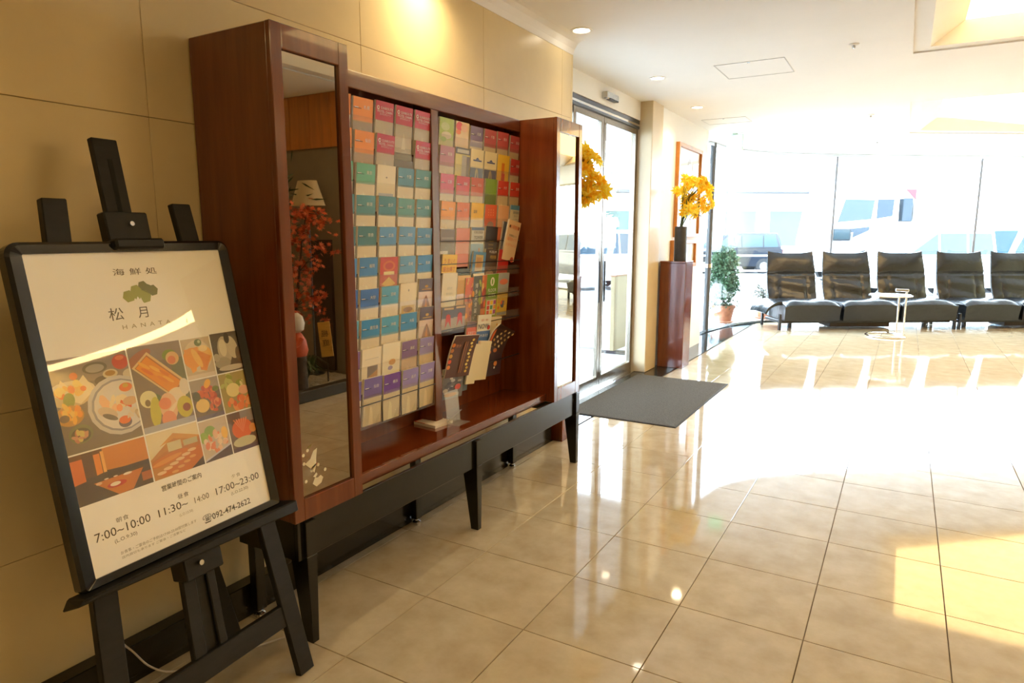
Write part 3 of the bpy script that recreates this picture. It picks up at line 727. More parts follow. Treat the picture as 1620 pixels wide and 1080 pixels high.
leaflet('black leaflet with gold lantern lights, '+rw(3, 4), RCOL[3]-0.002, ROWZ[4]+0.012, 0.126, 0.225, [(1.0, (44, 30, 34))], rot=-0.04, shapes=[([(0.3+0.1*(k % 4), 0.25+0.09*(k//4)), (0.36+0.1*(k % 4), 0.27+0.09*(k//4)), (0.34+0.1*(k % 4), 0.31+0.09*(k//4))], (200, 160, 70)) for k in range(20)])
leaflet('tall beige leaflet with orange lettering jutting forward, '+rw(4, 4), 3.368, ROWZ[4]+0.050, 0.140, 0.235, [(1.0, (238, 206, 160))], x=BX+0.014, rot=-0.16, tilt=0.14,
        words=[('お得情報', 0.52, 0.80, 0.026, (226, 110, 60)), ('定期観光バス', 0.5, 0.60, 0.015, (70, 50, 40)), ('福岡めぐり', 0.5, 0.50, 0.023, (226, 100, 40)), ('ぐるりんパス', 0.5, 0.36, 0.02, (226, 100, 40))],
        shapes=[(disc(0.16, 0.84, 0.06, 0.04, 8), (70, 50, 40)), (disc(0.88, 0.84, 0.05, 0.05, 8), (70, 40, 30)), (disc(0.8, 0.04, 0.14, 0.07, 10), (200, 80, 50))])
leaflet('folded leaflet with slate blue cover behind beige one, '+rw(4, 4), 3.355, ROWZ[4]+0.040, 0.10, 0.225, [(1.0, (110, 116, 134))], rot=-0.14)
leaflet('bright yellow leaflet with red script, '+rw(0, 5), RCOL[0]-0.004, ROWZ[5]-0.000, 0.130, BH, [(0.80, (246, 204, 60)), (0.20, (222, 130, 100))], rot=-0.03, x=BX+0.004, words=[('うまい！', 0.52, 0.78, 0.030, (196, 80, 30)), ('屋台横丁', 0.48, 0.58, 0.028, (196, 80, 30))])
leaflet('blue leaflet with golden map, '+rw(2, 5), 3.055, ROWZ[5]+0.008, 0.128, BH, [(1.0, (84, 140, 190))], rot=-0.07, shapes=[(rect(0.2, 0.45, 0.8, 0.92), (206, 170, 90)), (rect(0.3, 0.55, 0.7, 0.85), (190, 140, 70)), (disc(0.6, 0.3, 0.25, 0.08), (200, 170, 120))])
leaflet('small white card leaning on blue leaflet, '+rw(2, 6), 3.060, 1.290, 0.110, 0.042, [(1.0, (240, 232, 210))], x=BX+0.021, thick=0.006, tilt=0, words=[('ご案内', 0.5, 0.3, 0.016, (110, 90, 70))])
leaflet('dark brown leaflet with moonlit arch, '+rw(3, 5), 3.180, ROWZ[5]+0.020, 0.132, 0.22, [(0.45, (70, 42, 26)), (0.55, (110, 74, 48))], rot=-0.06, words=[('MUSEUM', 0.55, 0.90, 0.020, (240, 232, 214)), ('特別展', 0.6, 0.76, 0.022, (214, 170, 60))], shapes=[(disc(0.45, 0.28, 0.36, 0.2), (190, 146, 96)), (disc(0.55, 0.22, 0.2, 0.14), (150, 110, 76))])
leaflet('plain crimson leaflet, '+rw(4, 5), 3.318, ROWZ[5]+0.014, 0.118, BH, [(1.0, (190, 34, 28))], rot=-0.10, shapes=[(disc(0.8, 0.3, 0.1, 0.06, 8), (226, 170, 130)), (disc(0.45, 0.86, 0.04, 0.05, 6), (226, 120, 100))])
leaflet('tall blank white leaflet, '+rw(0, 6), RCOL[0]-0.010, ROWZ[6]+0.040, 0.130, 0.225, [(1.0, (240, 230, 204))], rot=-0.03, x=BX+0.006, thick=0.014, words=[('福岡市', 0.5, 0.62, 0.016, (200, 196, 176)), ('観光案内', 0.5, 0.5, 0.014, (200, 196, 176))])
leaflet('plain tan envelope leaflet, '+rw(1, 6), RCOL[1]-0.002, ROWZ[6]+0.020, 0.120, 0.205, [(0.12, (232, 190, 120)), (0.88, (218, 170, 100))], rot=-0.03)
FOODC = [(226, 96, 40), (240, 160, 60), (190, 60, 30), (236, 190, 100), (150, 60, 30)]
def food_blobs(n, seed, x0=0.0, x1=1.0, y0=0.0, y1=1.0, cols=FOODC, s=0.16):
    q = random.Random(seed); out = []
    for _ in range(n):
        r1 = q.uniform(s*0.35, s)
        cx = q.uniform(x0+min(r1, (x1-x0)/2.2), x1-min(r1, (x1-x0)/2.2)); cy = q.uniform(y0+r1*0.5, y1-r1*0.5)
        out.append((disc(cx, cy, min(r1, (x1-x0)/2.2), r1*0.5, 7), q.choice(cols)))
    return out
leaflet('orange food magazine, '+rw(2, 6), 2.985, ROWZ[6]+0.006, 0.090, 0.26, [(0.5, (226, 110, 60)), (0.5, (190, 130, 90))], shapes=food_blobs(16, 3))
leaflet('dark gourmet leaflet with white column of characters, '+rw(3, 6), 3.060, ROWZ[6]+0.012, 0.085, 0.27, [(0.5, (84, 82, 60)), (0.5, (100, 92, 70))], x=BX+0.002, words=[(c, 0.35, 0.76-0.13*k, 0.030, (238, 232, 214)) for k, c in enumerate('博多美食案内')], shapes=food_blobs(8, 5, 0.6, 1.0, 0.3, 1.0, [(150, 160, 50), (190, 190, 70)]))
leaflet('rust and orange shop leaflet, '+rw(3, 6)+' edge', 3.142, ROWZ[6]+0.012, 0.055, 0.27, [(0.3, (214, 110, 40)), (0.4, (140, 60, 30)), (0.3, (206, 130, 60))], shapes=food_blobs(8, 8, s=0.3))
leaflet('green floor guide leaflet, '+rw(4, 6), 3.196, ROWZ[6]+0.014, 0.128, 0.255, [(0.55, (112, 160, 30)), (0.45, (150, 176, 60))], words=[('FLOOR', 0.5, 0.60, 0.028, WHT), ('GUIDE', 0.5, 0.49, 0.028, WHT)],
        shapes=[(disc(0.5, 0.83, 0.17, 0.10, 16), WHT), (disc(0.5, 0.83, 0.06, 0.07, 10), (112, 160, 30)), (rect(0.1, 0.06, 0.9, 0.42), (226, 220, 200))]+[(rect(0.15+0.27*(k % 3), 0.09+0.11*(k//3), 0.36+0.27*(k % 3), 0.18+0.11*(k//3)), [(220, 90, 60), (240, 200, 40), (180, 90, 150), (210, 60, 50), (90, 150, 90), (230, 150, 60)][k % 6]) for k in range(9)])
leaflet('grey and yellow shopping map leaflet, '+rw(5, 6), 3.322, ROWZ[6]+0.014, 0.120, 0.255, [(0.45, (170, 176, 176)), (0.55, (214, 180, 70))], rot=-0.02, shapes=[(disc(0.5, 0.8, 0.4, 0.07), (226, 130, 100)), (disc(0.55, 0.28, 0.2, 0.09), (96, 100, 120)), (rect(0.05, 0.02, 0.95, 0.09), (150, 156, 150))]+food_blobs(8, 6, 0, 1, 0.1, 0.5, [(230, 190, 50), (200, 160, 80), (226, 110, 60)], 0.12))
for c, y in ((0, 2.765), (1, 2.872)):
    leaflet('dusk photo leaflet with red lanterns, '+rw(c, 7), y, 1.130, 0.108, 0.150, [(0.4, (84, 70, 66)), (0.6, (190, 180, 176))], x=BX+0.008, rot=-0.03, shapes=[(rect(0.15, 0.9, 0.95, 0.97), (220, 190, 150)), ([(0.3, 0.25), (0.35, 0.7), (0.5, 0.76), (0.7, 0.7), (0.8, 0.25), (0.55, 0.5)], (206, 70, 70)), (rect(0.0, 0.0, 1.0, 0.16), (60, 44, 40))])
leaflet('white leaflet with red heading block, '+rw(2, 8), 2.990, 1.030, 0.120, 0.21, [(0.16, (120, 90, 80)), (0.5, (226, 110, 80)), (0.34, (236, 214, 196))], rot=-0.05, words=[('天神まつり', 0.5, 0.66, 0.020, (250, 240, 230))])
leaflet('white and blue leaflet headed NOW, '+rw(3, 8), 3.085, 1.055, 0.140, 0.23, [(0.40, (238, 234, 220)), (0.38, (70, 110, 170)), (0.22, (70, 84, 104))], x=BX+0.006, rot=-0.06, words=[('NOW', 0.44, 0.66, 0.042, (50, 80, 120)), ('福岡・博多', 0.5, 0.85, 0.015, (206, 120, 100)), ('まちあるき', 0.5, 0.46, 0.019, WHT)], shapes=[(disc(0.84, 0.68, 0.12, 0.06, 12), (214, 70, 60))])
leaflet('cream leaflet with black seated figure, '+rw(4, 8), 3.226, 1.030, 0.122, 0.21, [(1.0, (222, 206, 166))], rot=-0.08, shapes=[(disc(0.6, 0.66, 0.1, 0.08, 8), (60, 44, 40)), (disc(0.6, 0.78, 0.06, 0.04, 8), (214, 160, 60))])
GOLD = (206, 160, 62)
leaflet('large dark brown gold lettered magazine fanned forward, '+rw(0, 9), 2.700+0.065, 0.985, 0.225, 0.235, [(1.0, (82, 34, 20))], x=BX+0.030, rot=-0.10, tilt=0.20, thick=0.008, curl=0.05,
        shapes=[(disc(0.06, 0.25+0.13*k, 0.07, 0.05, 9), [(230, 130, 40), (236, 90, 50), (214, 160, 60), (190, 110, 40)][k % 4]) for k in range(5)]+[(disc(0.80+0.03*math.sin(k*2.1), 0.12+0.085*k, 0.055, 0.034, 7), [(236, 200, 90), (214, 170, 60), (240, 220, 130)][k % 3]) for k in range(10)]+[(rect(0.48, 0.1, 0.53, 0.85), (150, 84, 40)), (rect(0.58, 0.1, 0.60, 0.85), (170, 100, 50))],
        words=[('博多', 0.26, 0.72, 0.026, (190, 120, 70))])
leaflet('silver scroll patterned leaflet under the brown magazine, '+rw(0, 9), 2.762, 0.800, 0.190, 0.165, [(0.25, (170, 160, 140)), (0.75, (110, 104, 100))], x=BX+0.008, rot=-0.06, shapes=food_blobs(26, 12, cols=[(176, 172, 164), (90, 86, 90), (206, 196, 176), (70, 70, 80)], s=0.14)+[(disc(0.72, 0.36, 0.15, 0.1), (214, 80, 60)), (disc(0.4, 0.14, 0.3, 0.07), (214, 150, 60))])
leaflet('dark teal booklet beside blank papers, '+rw(1, 9), 2.930, 0.930, 0.085, 0.28, [(1.0, (66, 74, 66))], rot=-0.05)
for k in range(2):
    leaflet('stack of blank cream papers, %s' % ['left hand pile beside the dark teal booklet', 'right hand pile beside the dark gold lettered flyers'][k], 2.985+0.086*k, 0.905+0.004*k, 0.086 if k == 0 else 0.120, 0.225, [(1.0, (236, 222, 184))], x=BX+0.012, rot=-0.13, thick=0.016, tilt=0.12)
leaflet('navy flyer with slanting gold lettering drooping forward, '+rw(4, 9), 3.190, 0.985, 0.180, 0.16, [(1.0, (54, 26, 24))], x=BX+0.016, rot=-0.36, tilt=0.22, curl=0.10,
        shapes=[(disc(0.14+0.24*k+0.1*j, 0.25+0.15*j, 0.05, 0.055, 7), [(220, 190, 120), (190, 150, 80), (230, 210, 160)][(k+j) % 3]) for k in range(3) for j in range(5)]+[(disc(0.05, 0.5, 0.06, 0.3, 8), (214, 100, 40))])
leaflet('dark violet flyer with small orange roundels, '+rw(4, 9), 3.150, 0.860, 0.210, 0.175, [(1.0, (50, 24, 36))], x=BX+0.006, rot=-0.05, shapes=[(disc(0.3, 0.82, 0.1, 0.07), (206, 120, 60)), (disc(0.6, 0.86, 0.1, 0.07), (190, 110, 50)), (disc(0.68, 0.40, 0.09, 0.09), (214, 130, 60)), (disc(0.64, 0.26, 0.04, 0.04, 8), (240, 226, 210)), (disc(0.15, 0.35, 0.1, 0.1), (120, 100, 110))])

# papers lying on the cabinet shelf
sh = MB(); T0 = Matrix.Translation((-2.048, 2.702, 0.532)) @ Matrix.Rotation(-0.10, 4, 'Z')
sh.T = T0; sh.box(-0.075, 0.075, -0.068, 0.068, 0, 0.014, 0); sh.box(-0.075, 0.075, -0.068, 0.068, 0.014, 0.0145, 1)
card = tag(sh.build('card_box', [M_PAPER, flat(240, 226, 206)], bevel=0.001, origin=(-2.048, 2.702, 0.532)), 'flat white card stack with red edge lying on the cabinet shelf', 'card stack')
b = MB(T0); b.box(-0.076, -0.068, -0.069, 0.069, 0.0145, 0.0152); b.box(-0.076, 0.0, -0.069, -0.062, 0.0145, 0.0152); b.build('red_edge', flat(206, 70, 60), card)
b = MB(T0); b.face([(-0.045+0.010*math.cos(k*PI/4), 0.0+0.010*math.sin(k*PI/4), 0.0156) for k in range(8)]); b.build('printed_mark', flat(120, 90, 90), card)
st = empty('acrylic_stand', (-1.95, 2.77, 0.532)); tag(st, 'small clear acrylic card stand on the cabinet shelf', 'card stand')
b = MB(); b.box(-1.985, -1.90, 2.715, 2.826, 0.532, 0.535); b.build('foot', M_ACRYLW, st)
b = MB(); b.hexa([(-1.968, 2.713, 0.535), (-1.965, 2.713, 0.535), (-1.965, 2.828, 0.535), (-1.968, 2.828, 0.535)], [(-1.985, 2.713, 0.70), (-1.982, 2.713, 0.70), (-1.982, 2.828, 0.70), (-1.985, 2.828, 0.70)]); b.build('upright', M_ACRYLW, st)
b = MB(); b.tube([(-1.96, 2.70, 0.552), (-1.96, 2.83, 0.590)], 0.003, 6); b.build('ridge', M_ACRYLW, st)

# ================================================================ EASEL WITH RESTAURANT SIGN
EY, EL = 1.633, 0.203
eu = Vector((math.cos(EY), math.sin(EY), 0)); eb = Vector((-math.sin(EY), math.cos(EY), 0))
ev = Vector((0, 0, 1))*math.cos(EL) + eb*math.sin(EL); en = eu.cross(ev)
EO = Vector((-1.734, 0.844, 0.623))         # lower left corner of the poster
ET = Matrix((eu, ev, en)).transposed().to_4x4(); ET.translation = EO
PW, PH = 0.589, 0.845
easel = empty('display_easel', (-1.80, 1.13, 0))
tag(easel, 'black wooden display easel holding the restaurant sign by the marble wall', 'easel')
def ebar(name, a0, a1, b0, b1, w0, w1, par=easel, mat=M_EASEL, bev=0.003):
    """slat between two points (u,v) of the easel plane; width along u"""
    x = MB(ET)
    x.hexa([(a0[0]-w0/2, a0[1], b0), (a0[0]+w0/2, a0[1], b0), (a0[0]+w0/2, a0[1], b1), (a0[0]-w0/2, a0[1], b1)],
           [(a1[0]-w1/2, a1[1], b0), (a1[0]+w1/2, a1[1], b0), (a1[0]+w1/2, a1[1], b1), (a1[0]-w1/2, a1[1], b1)])
    return x.build(name, mat, par, bevel=bev)
zfoot = -EO.z/math.cos(EL)                 # v of the floor in the plane, corrected for depth below
vf = zfoot + 0.004
def vfloor(d): return (0.0 - EO.z - en.z*d)/ev.z
ebar('leg', (0.620, vfloor(-0.045)), (0.510, 1.0), -0.055, -0.030, 0.066, 0.066)
ebar('leg', (-0.018, vfloor(-0.045)), (0.128, 1.0), -0.055, -0.030, 0.068, 0.066)
mast = ebar('mast', (0.318, -0.40), (0.320, 1.19), -0.078, -0.056, 0.075, 0.078)
ebar('mast_slot', (0.3215, 0.93), (0.3235, 1.13), -0.0565, -0.0552, 0.014, 0.014, mast, pbr('slot_black', (0.002, 0.002, 0.002), 0.9), 0)
# clamp that grips the top of the sign
x = MB(ET); x.box(0.246, 0.378, 0.878, 0.966, -0.056, -0.018); cl = x.build('clamp_block', M_EASEL, easel, bevel=0.004)
x = MB(ET); x.box(0.232, 0.382, 0.850, 0.880, -0.030, 0.030); x.build('clamp_lip', M_EASEL, cl, bevel=0.006)
x = MB(ET); x.tube([(0.318, 0.930, -0.018), (0.318, 0.930, -0.008)], 0.007, 10); x.build('bolt', M_CHROME, cl)
# ledge and lower clamp
x = MB(ET); x.hexa([(-0.078, -0.052, -0.030), (0.655, -0.062, -0.030), (0.655, -0.062, 0.048), (-0.078, -0.035, 0.048)],
                   [(-0.060, -0.024, -0.030), (0.655, -0.024, -0.030), (0.655, -0.024, 0.048), (-0.055, -0.024, 0.048)]); x.build('ledge', M_EASEL, easel, bevel=0.004)
x = MB(ET); x.box(0.250, 0.380, -0.130, -0.058, -0.080, -0.012); lc = x.build('ledge_clamp', M_EASEL, easel, bevel=0.004)
x = MB(ET); x.tube([(0.300, -0.088, -0.012), (0.300, -0.088, -0.001)], 0.008, 10); x.build('bolt', M_CHROME, lc)
# crossbar, two inner slats, prop leg
x = MB(ET); x.box(0.0, 0.585, -0.440, -0.367, -0.060, -0.034); x.build('crossbar', M_EASEL, easel, bevel=0.003)
ebar('inner_slat', (0.262, -0.40), (0.280, -0.10), -0.066, -0.044, 0.044, 0.044)
ebar('inner_slat', (0.345, -0.40), (0.352, -0.10), -0.066, -0.044, 0.030, 0.030)
pt = ET @ Vector((0.345, 0.02, -0.075)); pf = Vector((-2.085, 1.475, 0))
x = MB(); d = (pt-pf); sx = Vector((0.02, 0, 0)); sy = Vector((0, 0.03, 0))
x.hexa([pf-sx-sy, pf+sx-sy, pf+sx+sy, pf-sx+sy], [pt-sx-sy, pt+sx-sy, pt+sx+sy, pt-sx+sy]); x.build('prop_leg', M_EASEL, easel, bevel=0.003)

sign = empty('restaurant_sign', tuple(ET @ Vector((PW/2, -0.024, 0.0))))
tag(sign, 'black framed restaurant poster with food photos standing on the easel', 'sign')
def rr(x0, y0, x1, y1, rt, rb, n=6):
    pts = []
    for cx, cy, r, a in ((x1-rt, y1-rt, rt, 0), (x0+rt, y1-rt, rt, PI/2), (x0+rb, y0+rb, rb, PI), (x1-rb, y0+rb, rb, 1.5*PI)):
        pts += [(cx+r*math.cos(a+PI/2*k/n), cy+r*math.sin(a+PI/2*k/n)) for k in range(n+1)]
    return pts
o1 = rr(-0.040, -0.023, PW+0.034, PH+0.030, 0.035, 0.012); o2 = rr(-0.031, -0.018, PW+0.026, PH+0.022, 0.030, 0.010); i1 = rr(0.0, 0.0, PW, PH, 0.004, 0.004)
x = MB(ET)
x.rings([[(a, b, -0.026) for a, b in o1], [(a, b, 0.004) for a, b in o1], [(a, b, 0.011) for a, b in o2], [(a, b, 0.004) for a, b in i1], [(a, b, -0.003) for a, b in i1]], cap=False)
x.face([(a, b, -0.026) for a, b in o1][::-1]); x.build('frame', M_FRAME, sign, smooth=False)
x = MB(ET); x.box(-0.001, PW+0.001, -0.001, PH+0.001, -0.012, -0.0015)
poster = x.build('poster', pbr('poster_paper', lin((252, 248, 238)), 0.5, var=0.02, scale=3), sign)
x = MB(ET); x.face([(0, 0, 0.003), (PW, 0, 0.003), (PW, PH, 0.003), (0, PH, 0.003)]); x.build('pane', M_POSTERGLASS, sign)
def ep(px, py): pass
def photo(name, u0, u1, v0, v1, base, shapes, label):
    """printed food photograph on the poster; shapes in 0..1 of the photo, clipped to it"""
    x = MB(ET); cols = [base]
    x.face([(u0, v0, -0.0011), (u1, v0, -0.0011), (u1, v1, -0.0011), (u0, v1, -0.0011)], 0)
    box = [(0, 0), (1, 0), (1, 1), (0, 1)]
    for k, (pts, c) in enumerate(shapes):
        a2 = sum(pts[i][0]*pts[(i+1) % len(pts)][1]-pts[(i+1) % len(pts)][0]*pts[i][1] for i in range(len(pts)))
        if a2 < 0: pts = pts[::-1]
        pl = clip_poly(list(pts), box)
        if len(pl) < 3: continue
        if c not in cols: cols.append(c)
        zz = -0.0010+0.000012*k
        x.face([(u0+(u1-u0)*a, v0+(v1-v0)*b, zz) for a, b in pl], cols.index(c))
    o = x.build(name, [flat(*c, 0.45) for c in cols], poster); o['kind'] = 'stuff'; o['label'] = label
    return o
def ell(cx, cy, rx, ry, c, a=0.0, n=18):
    return ([(cx+rx*math.cos(t)*math.cos(a)-ry*math.sin(t)*math.sin(a), cy+rx*math.cos(t)*math.sin(a)+ry*math.sin(t)*math.cos(a)) for t in (2*PI*k/n for k in range(n))], c)
def heap(cx, cy, rx, ry, cols, n, s, seed):
    q = random.Random(seed); out = []
    for _ in range(n):
        t = q.uniform(0, 2*PI); r = math.sqrt(q.random())
        out.append(ell(cx+rx*r*math.cos(t), cy+ry*r*math.sin(t), s*q.uniform(0.5, 1), s*q.uniform(0.3, 0.7), q.choice(cols), q.uniform(0, PI), 8))
    return out
GREY = (122, 108, 92); PLATE = (222, 214, 204); ORA = (232, 120, 40); SAL = (236, 150, 96); CRM = (238, 214, 166); GRE = (130, 148, 50)
P1 = (0.0, 0.209); P2 = (0.2135, 0.379); P3 = (0.383, 0.484); P4 = (0.488, 0.589)
photo('kaiseki_photo', *P1, 0.326, 0.573, GREY, [
    (rect(0, 0.72, 1, 1), (150, 134, 116)), ell(0.22, 0.64, 0.30, 0.12, (226, 210, 178)), ell(0.20, 0.60, 0.26, 0.12, (210, 184, 132)), ([(0.02, 0.62), (0.12, 0.78), (0.24, 0.66), (0.4, 0.80), (0.5, 0.62), (0.3, 0.5)], (240, 222, 180))]
    + heap(0.22, 0.66, 0.16, 0.08, [(240, 190, 90), (244, 214, 120), ORA], 16, 0.07, 1) + [ell(0.17, 0.56, 0.08, 0.07, GRE, 1.2), ell(0.28, 0.80, 0.05, 0.04, (226, 120, 50)),
    ell(0.56, 0.85, 0.16, 0.065, (112, 100, 76)), ell(0.56, 0.845, 0.12, 0.045, (172, 160, 140)), ell(0.62, 0.70, 0.10, 0.05, (90, 78, 60)), ell(0.74, 0.76, 0.10, 0.05, (214, 196, 150)), ell(0.74, 0.765, 0.07, 0.03, (176, 130, 50)),
    ell(0.90, 0.87, 0.11, 0.085, (204, 74, 32)), ell(0.90, 0.915, 0.06, 0.025, (226, 120, 60)), ell(1.0, 0.72, 0.10, 0.06, (214, 200, 170)),
    ell(0.78, 0.40, 0.42, 0.33, (206, 200, 192)), ell(0.79, 0.40, 0.38, 0.29, (150, 146, 150)), ell(0.80, 0.40, 0.36, 0.27, PLATE)]
    + heap(0.70, 0.46, 0.16, 0.10, [SAL, (240, 190, 140), CRM], 16, 0.08, 2) + [ell(0.90, 0.58, 0.09, 0.05, ORA), ell(0.90, 0.60, 0.04, 0.025, (214, 170, 40)), ell(0.60, 0.34, 0.13, 0.06, (214, 190, 160), -0.4), ell(0.62, 0.29, 0.1, 0.03, (110, 96, 84), -0.4),
    ([(0.78, 0.42), (0.92, 0.34), (0.93, 0.37), (0.80, 0.45)], (220, 80, 30)), ell(0.92, 0.42, 0.1, 0.05, (214, 170, 130)), ell(0.80, 0.20, 0.09, 0.06, (96, 80, 96)), ell(0.80, 0.225, 0.08, 0.045, (232, 110, 40))] + heap(0.95, 0.27, 0.1, 0.05, [(226, 206, 176), (200, 176, 140)], 10, 0.05, 3)
    + [ell(0.14, 0.40, 0.17, 0.11, (196, 140, 50))] + heap(0.14, 0.42, 0.13, 0.08, [(246, 176, 40), (240, 150, 30), (244, 196, 80)], 18, 0.06, 4) + [ell(0.07, 0.38, 0.06, 0.04, (110, 80, 50)), ell(0.22, 0.19, 0.15, 0.10, (120, 122, 80)), ell(0.22, 0.18, 0.12, 0.075, (84, 76, 54))] + heap(0.21, 0.17, 0.08, 0.05, [(206, 150, 110), (214, 190, 110), (190, 120, 90)], 12, 0.05, 5),
    'printed photo of sashimi plates and side dishes')
photo('sea_urchin_photo', *P2, 0.326, 0.575, (132, 114, 96), [
    (rect(0, 0.8, 1, 1), (150, 132, 114)), ell(0.18, 0.86, 0.25, 0.07, (176, 110, 66), 0.3), (rect(0.75, 0.3, 1, 0.8), (116, 118, 80)), ell(0.75, 0.84, 0.14, 0.07, GRE), ell(0.80, 0.80, 0.13, 0.08, (232, 186, 120)), ell(0.78, 0.78, 0.08, 0.05, (224, 130, 70)), ell(0.30, 0.36, 0.14, 0.07, (90, 110, 50)),
    ([(0.02, 0.76), (0.34, 0.92), (0.98, 0.50), (0.66, 0.34)], (232, 196, 130)), ([(0.07, 0.755), (0.33, 0.885), (0.92, 0.50), (0.66, 0.37)], (190, 116, 30)), ([(0.09, 0.755), (0.32, 0.87), (0.88, 0.50), (0.65, 0.385)], (236, 148, 24))]
    + [ell(0.15+0.65*t+0.06*s, 0.755-0.30*t+0.03*s, 0.11, 0.022, c, -0.45) for t, s, c in [(0.05, 1, (246, 176, 50)), (0.2, 0, (226, 120, 20)), (0.3, 1.5, (250, 186, 60)), (0.45, 0.5, (240, 160, 36)), (0.55, 1.6, (226, 130, 24)), (0.7, 0.6, (248, 180, 60)), (0.8, 1.4, (240, 150, 30)), (0.6, 0, (232, 140, 30))]]
    + [ell(0.20, 0.38, 0.16, 0.10, (226, 216, 160)), ell(0.17, 0.34, 0.05, 0.04, (120, 100, 60)), ell(0.28, 0.22, 0.10, 0.18, (206, 196, 70), -0.25), ell(0.74, 0.36, 0.18, 0.09, (240, 220, 184)), ell(0.92, 0.44, 0.1, 0.1, (230, 216, 190)), ell(0.54, 0.24, 0.17, 0.17, (238, 190, 140)), ell(0.48, 0.29, 0.12, 0.07, (236, 140, 90)), ell(0.58, 0.20, 0.16, 0.03, (246, 220, 180), 0.5), ell(0.50, 0.10, 0.14, 0.1, (232, 150, 110)), ell(0.85, 0.20, 0.16, 0.13, (206, 190, 60)), ell(0.88, 0.19, 0.08, 0.05, (150, 76, 40)), (rect(0, 0, 1, 0.07), (176, 176, 180))],
    'printed photo of a wooden tray of sea urchin')
photo('tempura_photo', *P3, 0.449, 0.573, (206, 186, 150), [ell(0.5, 0.55, 0.48, 0.40, (226, 208, 170)), ell(0.30, 0.52, 0.32, 0.26, (240, 160, 50)), ell(0.70, 0.55, 0.30, 0.24, (240, 186, 90)), ([(0.05, 0.75), (0.55, 0.78), (0.35, 0.20), (0.2, 0.15)], (238, 160, 50)), ([(0.5, 0.7), (0.95, 0.5), (0.7, 0.15), (0.5, 0.2)], (226, 140, 40)), ell(0.45, 0.5, 0.1, 0.28, (248, 196, 90), 0.5), ell(0.72, 0.72, 0.16, 0.08, (244, 214, 140)), ell(0.58, 0.88, 0.13, 0.09, (112, 122, 60)), ell(0.62, 0.9, 0.05, 0.04, (196, 200, 150)), (rect(0, 0, 1, 0.1), (226, 210, 186))], 'printed photo of golden tempura')
photo('abalone_photo', *P4, 0.449, 0.577, (96, 86, 72), [ell(0.45, 0.55, 0.26, 0.36, (196, 184, 160)), ell(0.75, 0.6, 0.2, 0.3, (206, 194, 168), 0.3), ell(0.4, 0.62, 0.14, 0.22, (226, 216, 190)), ell(0.3, 0.25, 0.3, 0.14, (176, 166, 142)), ell(0.6, 0.85, 0.1, 0.14, (64, 56, 48)), ell(0.95, 0.4, 0.12, 0.2, (110, 90, 66)), ell(0.6, 0.1, 0.5, 0.07, (206, 196, 176)), ell(0.1, 0.4, 0.12, 0.1, (190, 180, 156))], 'printed grey photo of shellfish')
photo('crab_photo', *P3, 0.320, 0.445, (116, 96, 76), [(rect(0, 0.72, 1, 1), (166, 150, 130))]+heap(0.55, 0.62, 0.3, 0.16, [(214, 96, 50), (226, 120, 66), (190, 76, 40)], 20, 0.13, 21)+[ell(0.60, 0.86, 0.14, 0.09, (244, 180, 50), 0.6), ell(0.3, 0.35, 0.24, 0.17, (238, 200, 110))]+heap(0.72, 0.32, 0.2, 0.15, [(214, 100, 60), (206, 84, 50), (232, 140, 90)], 16, 0.12, 22)+[ell(0.15, 0.6, 0.13, 0.12, (86, 84, 50)), (rect(0, 0, 1, 0.1), (110, 96, 110)), ell(0.85, 0.7, 0.12, 0.07, (120, 130, 60))], 'printed photo of red crab')
photo('salmon_roe_photo', *P4, 0.320, 0.445, (176, 158, 92), heap(0.45, 0.75, 0.4, 0.2, [(196, 196, 110), (150, 160, 66), (226, 214, 150)], 16, 0.14, 23)+[ell(0.45, 0.55, 0.26, 0.18, (240, 222, 150))]+heap(0.6, 0.2, 0.45, 0.14, [(236, 130, 60), (240, 160, 90), (226, 106, 50)], 20, 0.15, 24)+[ell(0.85, 0.5, 0.2, 0.12, (238, 180, 140))], 'printed photo of noodles and shrimp')
photo('dining_room_photo', *P1, 0.190, 0.322, (70, 50, 34), [(rect(0, 0.55, 1, 1), (110, 64, 26)), ([(0.42, 0.55), (0.42, 1), (1, 1), (1, 0.48)], (214, 128, 26)), ([(0.0, 0.42), (0.0, 0.9), (0.16, 0.9), (0.16, 0.45)], (222, 110, 36)), (rect(0.16, 0.5, 0.30, 1), (90, 54, 28)), ([(0.30, 0.5), (0.30, 0.92), (0.38, 0.92), (0.38, 0.52)], (238, 140, 50)), (rect(0.39, 0.52, 0.43, 0.95), (246, 180, 90)), (rect(0.43, 0.42, 1, 0.52), (56, 42, 36)),
    ([(0.24, 0.36), (0.90, 0.38), (0.72, 0.02), (0.52, 0.0)], (206, 116, 32)), ([(0.50, 0.0), (0.72, 0.02), (0.68, -0.05)], (150, 70, 20)), ell(0.52, 0.22, 0.13, 0.06, (196, 60, 30)), ell(0.50, 0.23, 0.07, 0.04, (246, 226, 196)), ell(0.40, 0.38, 0.03, 0.015, (240, 214, 180)), ell(0.52, 0.38, 0.03, 0.015, (240, 214, 180)), ell(0.68, 0.36, 0.06, 0.025, (246, 226, 196)), ell(0.3, 0.33, 0.04, 0.03, (226, 180, 130)), (rect(0.86, 0.1, 1, 0.28), (176, 90, 36))], 'printed photo of a dining room')
